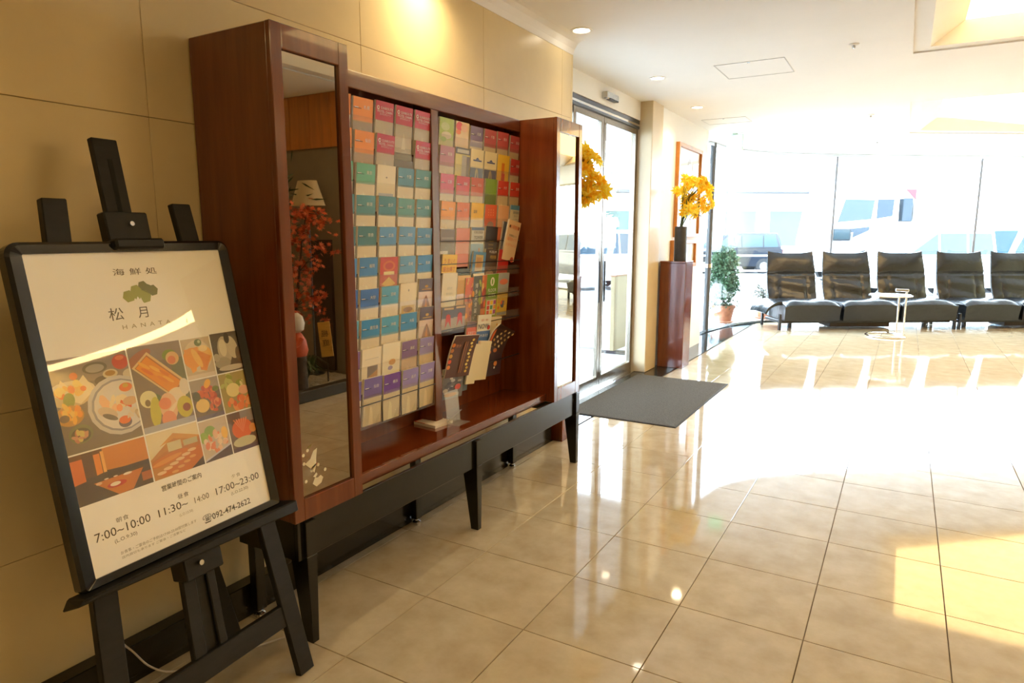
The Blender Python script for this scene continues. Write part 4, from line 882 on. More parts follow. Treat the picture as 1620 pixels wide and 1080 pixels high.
photo('banquet_photo', *P2, 0.190, 0.322, (196, 130, 50), [([(0, 0.45), (0, 1), (1, 1), (1, 0.62), (0.5, 0.85)], (232, 214, 170)), ([(0.2, 0.68), (0.5, 0.9), (1, 0.7), (1, 0.62), (0.5, 0.78)], (214, 150, 60)), ([(0, 0.4), (0.3, 0.55), (1, 0.68), (1, 0.3), (0.5, 0.2)], (190, 116, 40)), (rect(0.35, 0.52, 0.62, 0.72), (216, 200, 150)), (rect(0.66, 0.55, 0.95, 0.68), (196, 186, 140)), ell(0.35, 0.38, 0.40, 0.10, (206, 116, 30), 0.2), ell(0.3, 0.36, 0.3, 0.05, (226, 150, 60), 0.2), ([(0.1, 0.05), (0.4, 0.25), (1, 0.5), (1, 0.15), (0.7, 0)], (206, 110, 24))]+[ell(0.15+0.13*k, 0.12+0.06*k, 0.09, 0.035, (240, 200, 140)) for k in range(6)]+[ell(0.4+0.13*k, 0.06+0.07*k, 0.07, 0.03, (232, 170, 90)) for k in range(4)]+[([(0.72, 0), (1, 0.2), (1, 0)], (56, 36, 26))], 'printed photo of a laid banquet table')
photo('sashimi_photo', *P3, 0.190, 0.316, (206, 186, 160), [ell(0.35, 0.72, 0.2, 0.14, (130, 166, 60)), ell(0.1, 0.6, 0.14, 0.14, (150, 180, 70))]+heap(0.5, 0.42, 0.38, 0.24, [(236, 190, 150), (226, 130, 90), (244, 214, 180)], 26, 0.14, 31)+[([(0, 0.02), (1, 0.26), (1, 0), (0, -0.1)], (70, 48, 56)), ell(0.85, 0.6, 0.12, 0.15, (244, 190, 70)), ([(0.0, 0.06), (1, 0.30), (1, 0.26), (0, 0.02)], (206, 200, 206))], 'printed photo of sliced sashimi')
photo('prawn_photo', *P4, 0.190, 0.316, (110, 84, 64), [(rect(0.5, 0.7, 1, 1), (150, 140, 130)), ell(0.5, 0.55, 0.40, 0.26, (232, 110, 46))]+[([(0.5, 0.45), (0.2+0.1*k, 0.82), (0.25+0.1*k, 0.82)], (244, 150, 90)) for k in range(6)]+[ell(0.5, 0.22, 0.45, 0.13, (206, 196, 150)), (rect(0, 0, 1, 0.1), (90, 66, 70)), ell(0.9, 0.5, 0.14, 0.12, (230, 150, 60))], 'printed photo of butterflied prawns')
# logo and lettering
x = MB(ET); GR1, GR2 = (168, 172, 92), (132, 136, 92)
def hexg(cx, cy, r, m, a=0.2): x.face([(cx+r*math.cos(a+k*PI/3), cy+r*math.sin(a+k*PI/3), -0.0010+0.00004*len(x.f)) for k in range(6)], m)
hexg(0.303, 0.745, 0.016, 1); hexg(0.331, 0.731, 0.017, 1); x.face([(0.304, 0.757, -0.0008), (0.296, 0.735, -0.0008), (0.322, 0.719, -0.0008), (0.335, 0.742, -0.0008)], 1)
hexg(0.254, 0.719, 0.018, 0); hexg(0.279, 0.733, 0.018, 0); hexg(0.303, 0.715, 0.020, 0)
x.face([(0.256, 0.733, -0.0006), (0.258, 0.706, -0.0006), (0.300, 0.704, -0.0006), (0.300, 0.733, -0.0006)], 0)
x.face([(0.266, 0.694, -0.0004), (0.268, 0.708, -0.0004), (0.271, 0.712, -0.0004), (0.275, 0.708, -0.0004), (0.280, 0.717, -0.0004), (0.285, 0.708, -0.0004), (0.289, 0.713, -0.0004), (0.291, 0.706, -0.0004), (0.296, 0.692, -0.0004)], 2)
lg = x.build('leaf_logo', [flat(*GR1), flat(*GR2), flat(252, 248, 238)], poster); lg['kind'] = 'stuff'
INK = (104, 92, 70)
def line(s, u, v, size, c=INK, align='LEFT', space=1.0, bold=0.0, z=-0.0008, width=None):
    """one line of lettering; width scales it to the printed length"""
    t = MB(ET); text_mesh(t, s, (0, 0, 0), (1, 0, 0), (0, 1, 0), size, 0, align, space, bold)
    inv = ET.inverted(); loc = [inv @ p for p in t.v]
    x0, x1 = min(p.x for p in loc), max(p.x for p in loc); k = (width/(x1-x0)) if width else 1.0
    t.v = [ET @ Vector((u+(p.x-x0)*k, v+p.y, z)) for p in loc]
    o = t.build('lettering', flat(*c), poster); o['kind'] = 'stuff'; return o
line('海鮮処', 0.223, 0.781, 0.021, INK, space=1.7, width=0.133)
line('松', 0.186, 0.658, 0.038, (104, 98, 78), width=0.042); line('月', 0.271, 0.657, 0.036, (104, 98, 78), width=0.030)
line('HANATA', 0.217, 0.628, 0.017, (170, 158, 126), space=2.0, width=0.149)
line('営業時間のご案内', 0.227, 0.156, 0.0175, (70, 62, 48), bold=0.0002, width=0.131)
DK = (56, 50, 38)
line('7:00~10:00', 0.022, 0.088, 0.033, DK, width=0.155); line('11:30~', 0.202, 0.088, 0.031, DK, width=0.094)
line('14:00', 0.319, 0.087, 0.025, (110, 100, 80), width=0.050); line('17:00~23:00', 0.395, 0.085, 0.031, DK, width=0.167)
line('朝食', 0.084, 0.119, 0.0145, INK, space=1.2, width=0.035); line('昼食', 0.269, 0.118, 0.0145, INK, space=1.2, width=0.036); line('夕食', 0.460, 0.117, 0.013, (150, 138, 108), space=1.2, width=0.034)
line('(L.O.9:30)', 0.069, 0.068, 0.014, (120, 110, 86), width=0.063); line('(L.O.13:30)', 0.263, 0.067, 0.011, (180, 168, 136), width=0.044); line('(L.O.22:30)', 0.446, 0.067, 0.013, (140, 128, 100), width=0.066)
line('☎092-474-2622', 0.332, 0.019, 0.026, (64, 58, 44), bold=0.0003, width=0.178)
line('お食事・ご宴会のご予約は17:00-23:00受付致します', 0.078, 0.033, 0.010, (150, 138, 110), width=0.233)
line('店内貸切も承ります ご宴会・ご法要など', 0.078, 0.021, 0.008, (160, 148, 118), width=0.194)

# ================================================================ FURNITURE OF THE LOBBY
# ---- entrance mat
b = MB(); b.box(-2.40, -1.46, 5.05, 6.84, 0.0, 0.009)
mat_o = tag(b.build('entrance_mat', M_MAT, bevel=0.002), 'large grey brown fibre mat on the floor before the sliding doors', 'doormat')
b = MB(); b.box(-2.41, -1.45, 5.04, 6.85, 0.0, 0.006); b.build('rubber_edge', M_MATEDGE, mat_o)

# ---- pedestals, vases, flower arrangements
def pedestal(x0, x1, y0, y1, h, label):
    t = empty('pedestal', ((x0+x1)/2, (y0+y1)/2, 0)); tag(t, label, 'pedestal')
    p = MB(); p.box(x0, x1, y0, y1, 0, h-0.02); p.build('column', M_MAHO, t, bevel=0.004)
    p = MB(); p.box(x0-0.003, x1+0.003, y0-0.003, y1+0.003, h-0.02, h); p.build('top_board', M_MAHO, t, bevel=0.003)
    return t
pedestal(-2.19, -2.064, 4.27, 4.56, 1.20, 'slim mahogany flower pedestal behind the cabinet end')
pedestal(-2.384, -2.090, 7.42, 7.70, 1.21, 'mahogany flower pedestal standing before the framed picture')
def vase(x, y, z, r, h, label):
    t = MB(); t.lathe((x, y, z), [(r*0.96, 0), (r, 0.01), (r, h-0.01), (r*0.97, h), (r*0.86, h), (r*0.84, h*0.3), (0.001, h*0.28)], 24)
    return tag(t.build('vase', M_VASE, smooth=True, origin=(x, y, z)), label, 'vase')
vase(-2.127, 4.415, 1.20, 0.055, 0.36, 'dark cylindrical vase on the pedestal behind the cabinet')
vase(-2.205, 7.56, 1.21, 0.069, 0.385, 'dark grey cylindrical vase on the pedestal by the picture')
def petal_flower(mb, c, n, size, q, m):
    """open many-petalled bloom facing direction n"""
    n = Vector(n).normalized(); a = n.orthogonal().normalized(); b_ = n.cross(a)
    for ring, (cnt, ln, lift) in enumerate(((10, 1.0, 0.25), (8, 0.75, 0.65))):
        for k in range(cnt):
            t = 2*PI*k/cnt + q.uniform(-0.15, 0.15) + ring*0.3
            d = a*math.cos(t)+b_*math.sin(t); s = (a*-math.sin(t)+b_*math.cos(t))*size*0.17
            l = size*ln*q.uniform(0.85, 1.1)
            p0 = Vector(c); p1 = p0+d*l*0.55+n*l*lift*0.7; p2 = p0+d*l+n*l*lift*0.45
            mb.face([p0, p1-s, p2, p1+s], m if q.random() < 0.7 else 1-m)
def bouquet(x, y, z, centre, spread, n, seed, label, clip=None):
    q = random.Random(seed)
    t = empty('flower_arrangement', (x, y, z)); tag(t, label, 'flowers')
    cx, cy, cz = centre
    pts = []
    for k in range(n):
        u = q.uniform(-1, 1); v = q.uniform(-1, 1)
        pts.append((cx+u*spread[0]*(1-0.35*abs(v)), cy+q.uniform(-1, 1)*spread[1], cz+v*spread[2]))
    if clip: pts = pts+clip
    for k, p in enumerate(pts):
        mid = Vector((x+(p[0]-x)*0.35, y+(p[1]-y)*0.35, z+0.30+(p[2]-z-0.30)*0.5))
        s = MB(); s.tube([(x+q.uniform(-0.015, 0.015), y+q.uniform(-0.015, 0.015), z+0.13), mid, (p[0], p[1], p[2])], 0.0032, 5); s.build('stem', M_STEM, t)
        f = MB(); d = Vector((p[0]-x+0.25, p[1]-y-0.35, p[2]-z-0.45))+Vector((q.uniform(-.3, .3), q.uniform(-.3, .3), q.uniform(-.3, .3)))
        petal_flower(f, p, d, q.uniform(0.070, 0.095), q, 0 if k % 3 else 1); f.build('bloom', [M_PETAL, M_PETAL2], t)
    for k in range(7):
        a = q.uniform(0, 2*PI); p = Vector((cx+q.uniform(-0.7, 0.7)*spread[0], cy+q.uniform(-1, 1)*spread[1], cz-spread[2]*q.uniform(0.6, 1.05)))
        d = Vector((math.cos(a), math.sin(a), -0.15)).normalized(); s = d.cross(Vector((0, 0, 1)))*0.025
        f = MB(); f.face([p, p+d*0.05-s, p+d*0.12, p+d*0.05+s]); f.face([p+Vector((0, 0, -0.001)), p+d*0.05+s-Vector((0, 0, 0.004)), p+d*0.12-Vector((0, 0, 0.002)), p+d*0.05-s-Vector((0, 0, 0.004))]); f.build('leaf', M_LEAF, t)
bouquet(-2.127, 4.415, 1.44, (-1.995, 4.40, 1.90), (0.10, 0.08, 0.17), 20, 3, 'yellow and orange artificial flowers spilling past the cabinet end', [(-1.835, 4.38, 1.80), (-1.86, 4.40, 1.86), (-1.98, 4.40, 2.07)])
bouquet(-2.205, 7.56, 1.46, (-2.06, 7.55, 1.92), (0.15, 0.10, 0.19), 26, 5, 'yellow and orange artificial flowers in the vase before the picture', [(-1.87, 7.54, 1.84), (-2.26, 7.55, 1.98)])

# ---- framed picture and small frame on the white wall
def picture(y0, y1, z0, z1, x, label, name, inner, art):
    t = empty(name, (x, (y0+y1)/2, z0)); tag(t, label, 'picture')
    fw = 0.045; f = MB()
    f.box(x, x+0.045, y0, y0+fw, z0, z1); f.box(x, x+0.045, y1-fw, y1, z0, z1); f.box(x, x+0.045, y0+fw, y1-fw, z1-fw, z1); f.box(x, x+0.045, y0+fw, y1-fw, z0, z0+fw)
    f.build('frame', M_PICWOOD, t, bevel=0.003)
    f = MB(); f.box(x+0.002, x+0.012, y0+fw, y1-fw, z0+fw, z1-fw); p = f.build('picture_sheet', inner, t)
    f = MB(); f.face([(x+0.022, y0+fw, z0+fw), (x+0.022, y1-fw, z0+fw), (x+0.022, y1-fw, z1-fw), (x+0.022, y0+fw, z1-fw)]); f.build('pane', M_POSTERGLASS, t)
    if art:
        q = random.Random(4); f = MB()
        yc = (y0+y1)/2
        for k in range(26):
            yy = yc+0.04*math.sin(k*0.8)+q.uniform(-0.05, 0.12); zz = z0+0.15+(z1-z0-0.3)*k/26; s = q.uniform(0.015, 0.04)
            f.face([(x+0.0125, yy-s*0.4, zz-s), (x+0.0125, yy+s*0.5, zz-s*0.8), (x+0.0125, yy+s*0.3, zz+s*1.4), (x+0.0125, yy-s*0.3, zz+s)], k % 3)
        f.build('painted_branch', [flat(80, 80, 96), flat(110, 100, 110), flat(60, 60, 90)], t)['kind'] = 'stuff'
    return t
picture(7.93, 8.96, 1.475, 2.575, -2.408, 'orange wood framed painting of a dark branch on the white wall', 'framed_painting', flat(236, 234, 230), True)
picture(7.84, 8.86, 1.10, 1.44, -2.408, 'low orange wood framed notice under the large painting', 'framed_notice', flat(226, 228, 226), False)

# ---- sofas of three leather seats
SO = Vector((-1.635, 11.27, 0)); su = Vector((0.842, 0.539, 0)).normalized(); sv = Vector((-su.y, su.x, 0))
def smooth_shell(fr, bk, nu, nv, T):
    """closed cushion from a front and a back grid"""
    mb = MB(T); mb.grid(fr, nu, nv); k = len(mb.f); mb.grid(lambda a, c: bk(1-a, c), nu, nv)
    # side strips
    def edge(pa, pb):
        for i in range(len(pa)-1): mb.face([pa[i], pa[i+1], pb[i+1], pb[i]])
    U = [i/nu for i in range(nu+1)]; V = [j/nv for j in range(nv+1)]
    edge([fr(t, 0) for t in U], [bk(t, 0) for t in U]); edge([fr(t, 1) for t in U], [bk(t, 1) for t in U])
    edge([fr(0, t) for t in V], [bk(0, t) for t in V]); edge([fr(1, t) for t in V], [bk(1, t) for t in V])
    return mb
def sofa(origin, label, group, flap):
    t = empty('three_seat_sofa', tuple(origin)); tag(t, label, 'sofa', group)
    T = Matrix((su, sv, Vector((0, 0, 1)))).transposed().to_4x4(); T.translation = origin
    q = random.Random(int(origin.x*100))
    for k in range(3):
        u0 = 0.065+0.955*k; w = 0.905
        def sf(a, c, up=1):
            e = 1-abs(2*a-1)**6; ec = 1-abs(2*c-1)**5
            x_ = u0+w*a; y_ = -0.03+0.80*c
            wr = 0.012*math.sin(9*a+4*c+k)*math.sin(7*c+2*a)
            top = 0.395+0.075*min(1, e*1.0)*min(1, ec)-0.030*math.sin(PI*a)*c + wr*e*ec + 0.03*(1-c)*e
            if c < 0.06: top -= 0.02*(1-c/0.06)
            return (x_, y_, top)
        def sb(a, c):
            x_ = u0+0.01+(w-0.02)*a; y_ = 0.0+0.76*c
            return (x_, y_, 0.150+0.02*c)
        cu = smooth_shell(sf, sb, 20, 16, T).build('seat_cushion', M_LEATHER, t, smooth=True, weld=True)
        for uu in (0.0, 1.0):
            s = MB(T); s.tube([(u0+w*uu+(0.004 if uu else -0.004), -0.03+0.80*c/8, sf(0.02 if uu == 0 else 0.98, c/8)[2]+0.002) for c in range(9)], 0.006, 5); s.build('seam', M_SEAM, cu)
        # backrest: lumbar section below, fold-up headrest above, waist between
        bw = 0.80; bu = u0+w/2-bw/2-0.02
        def prof(c):           # side profile: v,z of the front face, and half width factor
            if c < 0.56:
                s_ = c/0.56; return 0.62+0.16*s_+0.03*math.sin(PI*s_), 0.36+0.50*s_, 1.02-0.02*s_
            s_ = (c-0.56)/0.44; return 0.78+0.10*s_, 0.86+0.375*s_, 1.0-0.045*s_
        def bf(a, c):
            v_, z_, wf = prof(c)
            belly = (1-abs(2*a-1)**4)
            v_ -= 0.045*belly*abs(math.sin(PI*min(1, c/0.56))) if c < 0.56 else 0.035*belly*math.sin(PI*(c-0.56)/0.44*0.9)
            pan = 0.016*math.exp(-((abs(2*a-1)-0.58)/0.05)**2) if c < 0.54 else 0
            wrk = 0.011*math.sin(24*c+4*a+k)*belly if c < 0.5 else (0.013*math.sin(16*(a-0.5)*(1.3-c)+k)*belly*(c-0.5)*2)
            z_ -= 0.035*belly*max(0, (c-0.8)/0.2)**2
            crease = 0.022*math.exp(-((c-0.56)/0.018)**2)
            return (bu+bw/2+(a-0.5)*bw*wf*(1.0+0.03*math.sin(PI*c)), v_+pan+crease+wrk, z_)
        def bb(a, c):
            p = bf(a, c); th = 0.075*(1-0.75*abs(2*a-1)**3)*(1.0-0.8*max(0, c-0.75)/0.25)+0.012
            v_, z_, wf = prof(c); return (p[0], v_+th, p[2])
        bo = smooth_shell(bf, bb, 24, 40, T).build('backrest', M_LEATHER, t, smooth=True, weld=True)
        s = MB(T); s.tube([bf(0.02+0.96*i/14, 0.56)[:1]+(bf(0.02+0.96*i/14, 0.56)[1]-0.004, bf(0.5, 0.56)[2]) for i in range(15)], 0.007, 6); s.build('headrest_seam', M_SEAM, bo)
        for e in (0.21, 0.79):
            s = MB(T); s.tube([(bf(e, 0.02+0.5*i/10)[0]+(0.05 if e < .5 else -0.05)*(i/10-0.5)*0.8, bf(e, 0.02+0.5*i/10)[1]-0.001, bf(e, 0.02+0.5*i/10)[2]) for i in range(11)], 0.004, 5); s.build('panel_seam', M_SEAM, bo)
    # steel base with flat legs
    s = MB(T); s.box(0.05, 2.88, 0.12, 0.70, 0.10, 0.15); s.build('base_frame', M_BLKMETAL, t, bevel=0.01)
    for uu in (-0.01, 2.86):
        s = MB(T); s.box(uu, uu+0.035, 0.0, 0.05, 0, 0.26); s.build('front_leg', M_BLKMETAL, t, bevel=0.004)
        s = MB(T); s.box(uu+0.30 if uu < 1 else uu-0.3, uu+0.345 if uu < 1 else uu-0.255, 0.30, 0.36, 0, 0.14); s.build('inner_leg', M_BLKMETAL, t, bevel=0.004)
        s = MB(T); s.box(uu, uu+0.035, 0.68, 0.73, 0, 0.30); s.build('rear_leg', M_BLKMETAL, t, bevel=0.004)
    s = MB(T); s.box(0.95, 1.95, 0.25, 0.62, 0.02, 0.10); s.build('mechanism_box', pbr('dark_brown_metal', (0.05, 0.03, 0.02), 0.5), t, bevel=0.01)
    if flap:
        def ff(a, c):
            an = a*1.25
            return (0.065-0.33*math.sin(an), 0.10+0.62*c-0.10*a, 0.20+0.27*math.cos(an)-0.02+0.02*math.sin(PI*c))
        smooth_shell(ff, lambda a, c: (ff(a, c)[0]+0.02, ff(a, c)[1], ff(a, c)[2]-0.05*(1-a)-0.012), 12, 10, T).build('side_flap', M_LEATHER, t, smooth=True, weld=True)
    return t
sofa(SO, 'black leather three seat sofa with fold up headrests nearest the potted conifer', 'leather sofas along the street window', True)
sofa(SO+su*2.95, 'black leather three seat sofa with fold up headrests farther from the potted conifer', 'leather sofas along the street window', False)

# ---- round chrome side table
tb = empty('side_table', (-0.14, 11.45, 0)); tag(tb, 'round chrome and glass side table before the sofas', 'side table')
cx, cy = -0.14, 11.45
b = MB(); b.torus((cx, cy, 0.012), 0.29, 0.012, 40, 8, a0=math.radians(35), a1=math.radians(325)); b.build('base_ring', M_CHROME, tb, smooth=True)
b = MB(); b.torus((cx, cy, 0.615), 0.29, 0.011, 40, 8); b.build('top_ring', M_CHROME, tb, smooth=True)
b = MB(); b.lathe((cx, cy, 0.612), [(0.283, 0), (0.283, 0.008)], 40); b.build('glass_top', pbr('frosted_glass_top', (0.62, 0.64, 0.66), 0.12), tb)
for px, py, hh in ((cx+0.205, cy+0.03, 0.72), (cx+0.115, cy+0.0, 0.62)):
    b = MB(); b.tube([(px, py, 0.012), (px, py, hh)], 0.015, 10); b.build('post', M_CHROME, tb, smooth=True)
b = MB(); b.tube([(cx-0.01, cy+0.36-0.06, 0.02), (cx+0.10, cy+0.10, 0.02), (cx+0.205, cy+0.03, 0.02)], 0.010, 8); b.build('base_bar', M_CHROME, tb, smooth=True)
b = MB(); b.box(cx+0.06, cy and cx+0.235, cy-0.02, cy+0.055, 0.675, 0.72); b.build('height_clamp', M_CHROME, tb, bevel=0.008)

# ================================================================ CEILING FITTINGS
def downlight(x, y, label, group=None, power=LAMP_W, size=0.06, cone=112, off=False):
    t = empty('cabinet_downlight_offscreen' if off else 'downlight', (x, y, CEIL)); tag(t, label, 'downlight', group)
    b = MB(); b.rings([[(x+r*math.cos(2*PI*k/24), y+r*math.sin(2*PI*k/24), z) for k in range(24)] for r, z in ((size+0.018, CEIL), (size+0.016, CEIL-0.006), (size, CEIL-0.006), (size*0.9, CEIL+0.0)) ], cap=False); b.build('trim_ring', M_WHITE, t, smooth=True)
    b = MB(); b.rings([[(x+r*math.cos(2*PI*k/20), y+r*math.sin(2*PI*k/20), z) for k in range(20)] for r, z in ((size*0.9, CEIL-0.003), (0.001, CEIL-0.0025))], cap=False); b.build('lamp_offscreen' if off else 'lamp', lamp_mat('lamp_glow', (1.0, 0.88, 0.66), 14.0), t)
    if power:
        ld = bpy.data.lights.new('cabinet_downlight_beam_offscreen' if off else 'downlight_beam', 'SPOT'); ld.energy = power; ld.color = WALLWARM; ld.spot_size = math.radians(cone); ld.spot_blend = 1.0; ld.shadow_soft_size = 0.05
        lo = bpy.data.objects.new('cabinet_downlight_beam_offscreen' if off else 'downlight_beam', ld); COL.objects.link(lo); lo.location = (0, 0, -0.02); lo.parent = t
    return t
downlight(-2.03, 4.42, 'glowing round downlight in the ceiling above the near end of the doors', None, LAMP_W*0.15, 0.06, 80)
downlight(-2.03, 6.05, 'glowing round downlight in the ceiling above the door mat', None, LAMP_W*0.6, 0.06, 112)
downlight(-2.09, 7.60, 'glowing round downlight in the ceiling above the flower pedestal', None, LAMP_W*0.6, 0.06, 140)
# next of the row, above the picture: its light falls on the wall over the cabinet
downlight(-2.03, 2.83, 'round downlight in the ceiling above the brochure cabinet', None, LAMP_W*0.7, 0.06, 150, True)
def sprinkler(x, y, label):
    t = empty('sprinkler', (x, y, CEIL)); tag(t, label, 'sprinkler')
    b = MB(); b.lathe((x, y, CEIL-0.006), [(0.035, 0.006), (0.034, 0.0), (0.015, -0.004), (0.001, -0.004)], 16); b.build('escutcheon', M_WHITE, t, smooth=True)
    b = MB(); b.lathe((x, y, CEIL-0.03), [(0.010, 0), (0.012, 0.012), (0.007, 0.02)], 10); b.build('nozzle', M_STEEL, t)
for k, (x, y) in enumerate(((-0.445, 5.72), (-0.47, 9.05), (-0.49, 11.6))):
    sprinkler(x, y, 'small ceiling sprinkler, %s from the deep coffer above the marble floor' % ORD[k])
def hatch(x0, x1, y0, y1, label):
    t = empty('access_panel', ((x0+x1)/2, (y0+y1)/2, CEIL)); tag(t, label, 'access panel')
    b = MB(); w = 0.007
    for q in ((x0, x1, y0, y0+w), (x0, x1, y1-w, y1), (x0, x0+w, y0, y1), (x1-w, x1, y0, y1)): b.box(q[0], q[1], q[2], q[3], CEIL-0.004, CEIL)
    b.build('trim', pbr('aluminium_trim', (0.62, 0.61, 0.60), 0.5), t)
    b = MB(); b.box(x0+w, x1-w, y0+w, y1-w, CEIL-0.001, CEIL); b.build('panel', M_CEIL, t)
    b = MB(); b.lathe(((x0+x1)/2, y0+0.02, CEIL-0.006), [(0.012, 0.006), (0.012, 0), (0.001, 0)], 10); b.build('lock', M_STEEL, t)
hatch(-1.49, -0.94, 5.85, 6.40, 'square white access panel in the ceiling near the door mat')
hatch(-2.27, -1.75, 8.45, 8.85, 'square white access panel in the ceiling beyond the painting')
ex = empty('exit_sign', (-2.1, 9.75, CEIL)); tag(ex, 'green lit emergency exit sign hanging below the ceiling', 'exit sign')
b = MB(); b.box(-2.255, -2.035, 9.75, 9.79, 2.655, 2.865); b.build('housing', M_WHITE, ex, bevel=0.004)
b = MB(); b.box(-2.245, -2.045, 9.742, 9.75, 2.665, 2.855); b.build('lit_face', lamp_mat('exit_glow', (0.38, 1.0, 0.72), 2.1), ex)
b = MB(); b.box(-2.18, -2.11, 9.76, 9.78, 2.865, CEIL); b.build('bracket', M_WHITE, ex)
b = MB(); b.box(-2.27, -1.70, 9.70, 9.73, CEIL-0.006, CEIL); tag(b.build('ceiling_track', M_STEEL), 'thin grey strip on the ceiling beside the exit sign', 'ceiling strip')
se = empty('door_sensor', (-2.50, 6.07, 2.76)); tag(se, 'small silver motion sensor box above the entrance doors', 'sensor')
b = MB(); b.box(-2.52, -2.455, 5.95, 6.22, 2.735, 2.80); b.build('housing', M_STEEL, se, bevel=0.008)
b = MB(); b.box(-2.495, -2.452, 6.0, 6.20, 2.733, 2.745); b.build('lens', M_BLKMETAL, se)

# ---- white cable and plug behind the easel
q = [(-2.19, 1.08, 0.30), (-2.15, 1.10, 0.18), (-2.125, 1.13, 0.12), (-2.10, 1.17, 0.05), (-2.06, 1.23, 0.012), (-2.00, 1.36, 0.006), (-1.93, 1.50, 0.006), (-1.90, 1.56, 0.006)]
def spline(P, n=6):
    P = [P[0]]+list(P)+[P[-1]]; out = []
    for i in range(1, len(P)-2):
        for k in range(n):
            t = k/n; out.append(tuple(0.5*((2*P[i][a])+(-P[i-1][a]+P[i+1][a])*t+(2*P[i-1][a]-5*P[i][a]+4*P[i+1][a]-P[i+2][a])*t*t+(-P[i-1][a]+3*P[i][a]-3*P[i+1][a]+P[i+2][a])*t**3) for a in range(3)))
    return out+[P[-1]]
b = MB(); b.tube(spline(q), 0.0035, 6); tag(b.build('power_cable', M_CREAMP, smooth=True), 'thin pale cable running down the wall behind the easel', 'cable')
hk = empty('cable_coil', (-2.13, 1.385, 0.10)); tag(hk, 'small white cable loop with plug hanging at the black skirting', 'cable')
b = MB(); b.T = Matrix.Translation((-2.125, 1.405, 0.098)) @ Matrix.Rotation(0.6, 4, 'Y') @ Matrix.Rotation(0.15, 4, 'X'); b.torus((0, 0, 0), 0.030, 0.004, 24, 6); b.build('loop', M_CREAMP, hk, smooth=True)
b = MB(); b.box(-2.138, -2.118, 1.335, 1.375, 0.085, 0.105); b.build('plug', M_PLASTIC, hk, bevel=0.003)

# ================================================================ GARDEN CORNER (seen in the tower mirror)
b = MB(); b.box(1.10, 2.25, 5.02, 5.20, 0, CEIL)
wg = kind(b.build('wall_garden', M_PLASTER), 'structure', 'grey partition wall with orange wood boards behind the indoor garden')
for k in range(4):
    b = MB(); b.box(1.102+0.287*k, 1.102+0.287*k+0.284, 4.995, 5.02, 2.36, CEIL-0.002); b.build('wood_board', M_ORANGEW, wg, bevel=0.003)
b = MB(); b.box(1.45, 1.72, 4.985, 5.02, 0.10, 1.45); b.build('dark_panel', pbr('dark_brown_panel', (0.06, 0.035, 0.03), 0.4), wg)
# curved cove lamp over the right of the lobby, outside the picture: the poster glass mirrors it
rg = empty('curved_cove_offscreen', (3.8, 4.4, CEIL)); tag(rg, 'curved glowing cove light in the ceiling beyond the garden partition', 'ceiling light')
for nm, ra, rb, za, zb, mt in (('housing', 1.62, 2.12, CEIL-0.02, CEIL, M_WHITE), ('cove_panel_offscreen', 1.66, 2.08, CEIL-0.024, CEIL-0.02, lamp_mat('ring_glow', LAMPTINT, 24.0))):
    b = MB(); b.rings([[(3.8+r*math.cos(a), 4.4+r*math.sin(a), z) for r, z in ((ra, za), (rb, za), (rb, zb), (ra, zb))] for a in (math.radians(25+130*k/36) for k in range(37))]); b.build(nm, mt, rg)
bed = empty('gravel_bed', (1.9, 4.2, 0)); tag(bed, 'raised indoor gravel bed with dark kerb in front of the partition', 'planting bed')
for q in ((0.97, 1.07, 3.3, 5.02), (1.07, 3.0, 3.3, 3.4), (2.9, 3.0, 3.4, 5.02)):
    b = MB(); b.box(q[0], q[1], q[2], q[3], 0, 0.105); b.build('kerb', pbr('dark_kerb', (0.05, 0.04, 0.035), 0.4), bed, bevel=0.006)
gv = MB()
gv.grid(lambda a, c: (1.07+1.83*a, 3.4+1.6*c, 0.075+0.022*mnoise.noise(Vector((a*30, c*26, 0)))), 60, 50)
kind(gv.build('gravel', M_GRAVEL, bed, smooth=True), 'stuff')
# red maple
mp = empty('red_maple', (1.62, 4.62, 0.08)); tag(mp, 'small red leaved maple tree growing in the gravel bed', 'tree')
q = random.Random(11)
trunk = [(1.62, 4.62, 0.06), (1.60, 4.62, 0.45), (1.55, 4.60, 0.80), (1.46, 4.58, 1.15), (1.38, 4.56, 1.45), (1.30, 4.55, 1.70)]
b = MB(); b.tube(trunk, [0.022, 0.02, 0.017, 0.013, 0.009, 0.004], 8); b.build('trunk', M_BARK, mp, smooth=True)
lf = MB(); tips = []
for k in range(26):
    t = trunk[2+(k % 4)]; a = q.uniform(-PI, PI); ln = q.uniform(0.18, 0.42)
    e = Vector(t)+Vector((math.cos(a)*ln, math.sin(a)*ln*0.6, q.uniform(-0.12, 0.2)))
    b = MB(); b.tube([t, Vector(t).lerp(e, 0.5)+Vector((0, 0, 0.04)), e], [0.005, 0.004, 0.002], 5); b.build('branch', M_BARK, mp)
    tips += [Vector(t).lerp(e, s) for s in (0.5, 0.75, 1.0)]
def maple_leaf(mb, c, s, q):
    n = Vector((q.uniform(-1, 0.2), q.uniform(-1, 0.1), q.uniform(-0.4, 0.9))).normalized(); a = n.orthogonal().normalized(); b_ = n.cross(a); r0 = q.uniform(0, 6.28)
    pts = []
    for k in range(14):
        r = s*(1.0 if k % 2 == 0 else 0.34)*(0.8 if k in (0, 12) else 1)
        t = r0+2*PI*k/14; pts.append(c+a*r*math.cos(t)+b_*r*math.sin(t))
    for k in range(14): mb.face([c, pts[k], pts[(k+1) % 14]])
for t in tips:
    for _ in range(5): maple_leaf(lf, t+Vector((q.gauss(0, 0.06), q.gauss(0, 0.05), q.gauss(0, 0.05))), q.uniform(0.028, 0.045), q)
kind(lf.build('foliage', M_MAPLE, mp), 'stuff')
